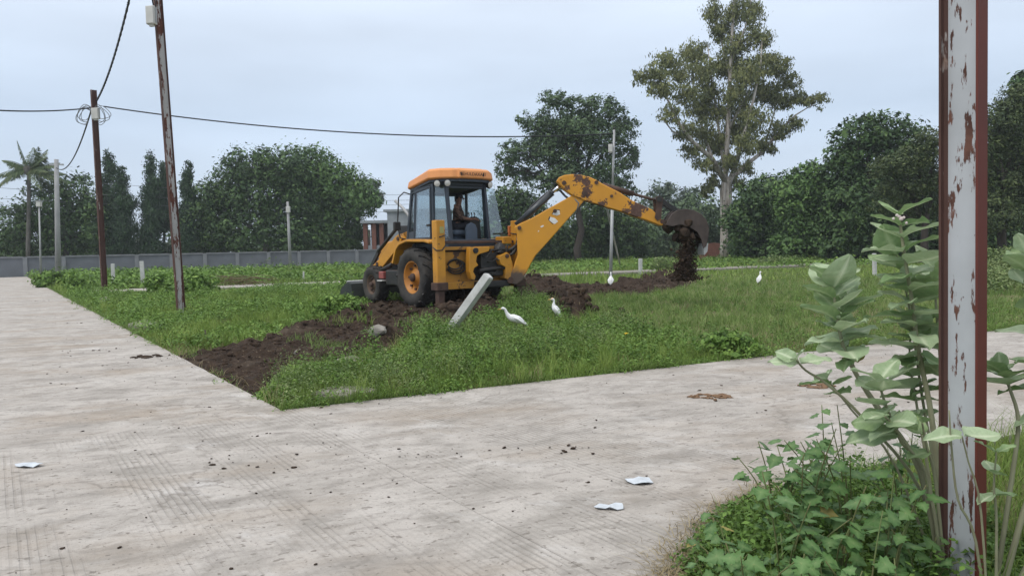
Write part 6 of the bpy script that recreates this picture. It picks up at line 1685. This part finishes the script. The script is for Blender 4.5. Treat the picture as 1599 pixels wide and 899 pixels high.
# small leaved undergrowth under the lobed weeds
x, y = verge_pts(3000, .5, 2.5, 2.0, 4.4)
kx = (wob(x, y, 4, 2) > -.6); CV = np.stack([x[kx], y[kx]], 1)
hv = .10 + .27 * np.clip(poly_dist(CV[:, 0], CV[:, 1], VERGE) / .35, 0, 1) * rng.uniform(.5, 1.2, len(CV))
hv = np.where(CV[:, 0] / CV[:, 1] > .64, hv * .45, hv)
weed_layer('undergrowth', 'small leaved green undergrowth on the verge', CV, rng.uniform(.05, .14, len(CV)), hv, 20, .030, 'weed', -.28, .95)
x, y = verge_pts(18000, .5, 4.5, 1.8, 7.0)
dv_ = poly_dist(x, y, VERGE)
h = rng.uniform(.08, .42, len(x)) * np.clip(.35 + dv_ / .5, .35, 1)
grass_layer('grass', 'thin green grass growing through the verge plants', x, y, h, rng.uniform(.003, .006, len(x)), rng.normal(size=(len(x), 2)) * (h * .45)[:, None], .5 + rng.normal(0, .22, len(x)), 'grass_lush')
x, y = verge_pts(52000, .5, 12, 3.6, 12.0)
h = rng.uniform(.05, .22, len(x)); grass_layer('grass', 'field grass on the verge behind the milkweed', x, y, h, rng.uniform(.004, .008, len(x)), rng.normal(size=(len(x), 2)) * .07, .45 + rng.normal(0, .2, len(x)), 'grass')
# dry cut grass creeping over the slab edge
n = 2600; f = rng.random(n); i_ = np.minimum((f * 4).astype(int), 3) + 1; t_ = rng.random(n)
VP = np.array(VERGE); bx = VP[i_ - 1] + (VP[i_] - VP[i_ - 1]) * t_[:, None] + rng.normal(0, .07, (n, 2)) + [-.03, .02]
Vq, Fq, va = blade_tris(np.concatenate([bx, np.full((n, 1), .004)], 1), rng.uniform(.01, .05, n), rng.uniform(.003, .006, n), rng.normal(size=(n, 2)) * .08, rng.random(n))
tag(np_mesh('dry_grass', Vq, Fq, 'grass_dry', va), 'dry cut grass lying along the verge edge', None, kind='stuff')
# grass overhanging the field side of both lanes
n = 15000; s_ = np.concatenate([rng.uniform(0, 16, n // 2), rng.uniform(0, 40, n // 2)])
side_ = np.arange(n) < n // 2
bx = np.where(side_[:, None], np.array(P0)[None, :] + s_[:, None] * np.array(DR)[None, :] + np.abs(rng.normal(0, .06, n))[:, None] * np.array(NR)[None, :] + .01 * np.array(NR)[None, :],
              np.array(CORNER)[None, :] + s_[:, None] * np.array(DL)[None, :] + np.abs(rng.normal(0, .06, n))[:, None] * np.array(NL)[None, :] + .01 * np.array(NL)[None, :])
k = dist_soil(bx[:, 0], bx[:, 1]) > -.02; bx = bx[k]; n = len(bx); sd2 = side_[k]
thin_ = (wob(bx[:, 0], bx[:, 1], 3.1, 1) + rng.normal(0, .3, n)) > -.1; bx = bx[thin_]; sd2 = sd2[thin_]; n = len(bx)
dirn = np.where(sd2[:, None], -np.array(NR)[None, :], -np.array(NL)[None, :])
h = rng.uniform(.05, .16, n)
Vq, Fq, va = blade_tris(np.concatenate([bx, np.full((n, 1), -.06)], 1), h + .05, rng.uniform(.005, .010, n), dirn * rng.uniform(.0, .16, n)[:, None] + rng.normal(size=(n, 2)) * .05, .5 + rng.normal(0, .22, n))
tag(np_mesh('grass', Vq, Fq, 'grass', va), 'grass fringe leaning over the lane edges', None, kind='stuff')

# ------------------------------------------------------------------ damp hazy air over the whole yard
t = NT('damp air')
for nd in list(t.n):
    if nd != t.out: t.n.remove(nd)
pv = t.n.new('ShaderNodeVolumePrincipled')
pv.inputs['Color'].default_value = (.86, .91, .97, 1)
pv.inputs['Density'].default_value = .0006
pv.inputs['Anisotropy'].default_value = .2
t.l.new(pv.outputs[0], t.out.inputs['Volume'])
hz = MB().box((0, 235, 17.0), (820, 560, 38)).build('haze', t.m)
hz['kind'] = 'stuff'; hz['label'] = 'thin damp haze in the air'
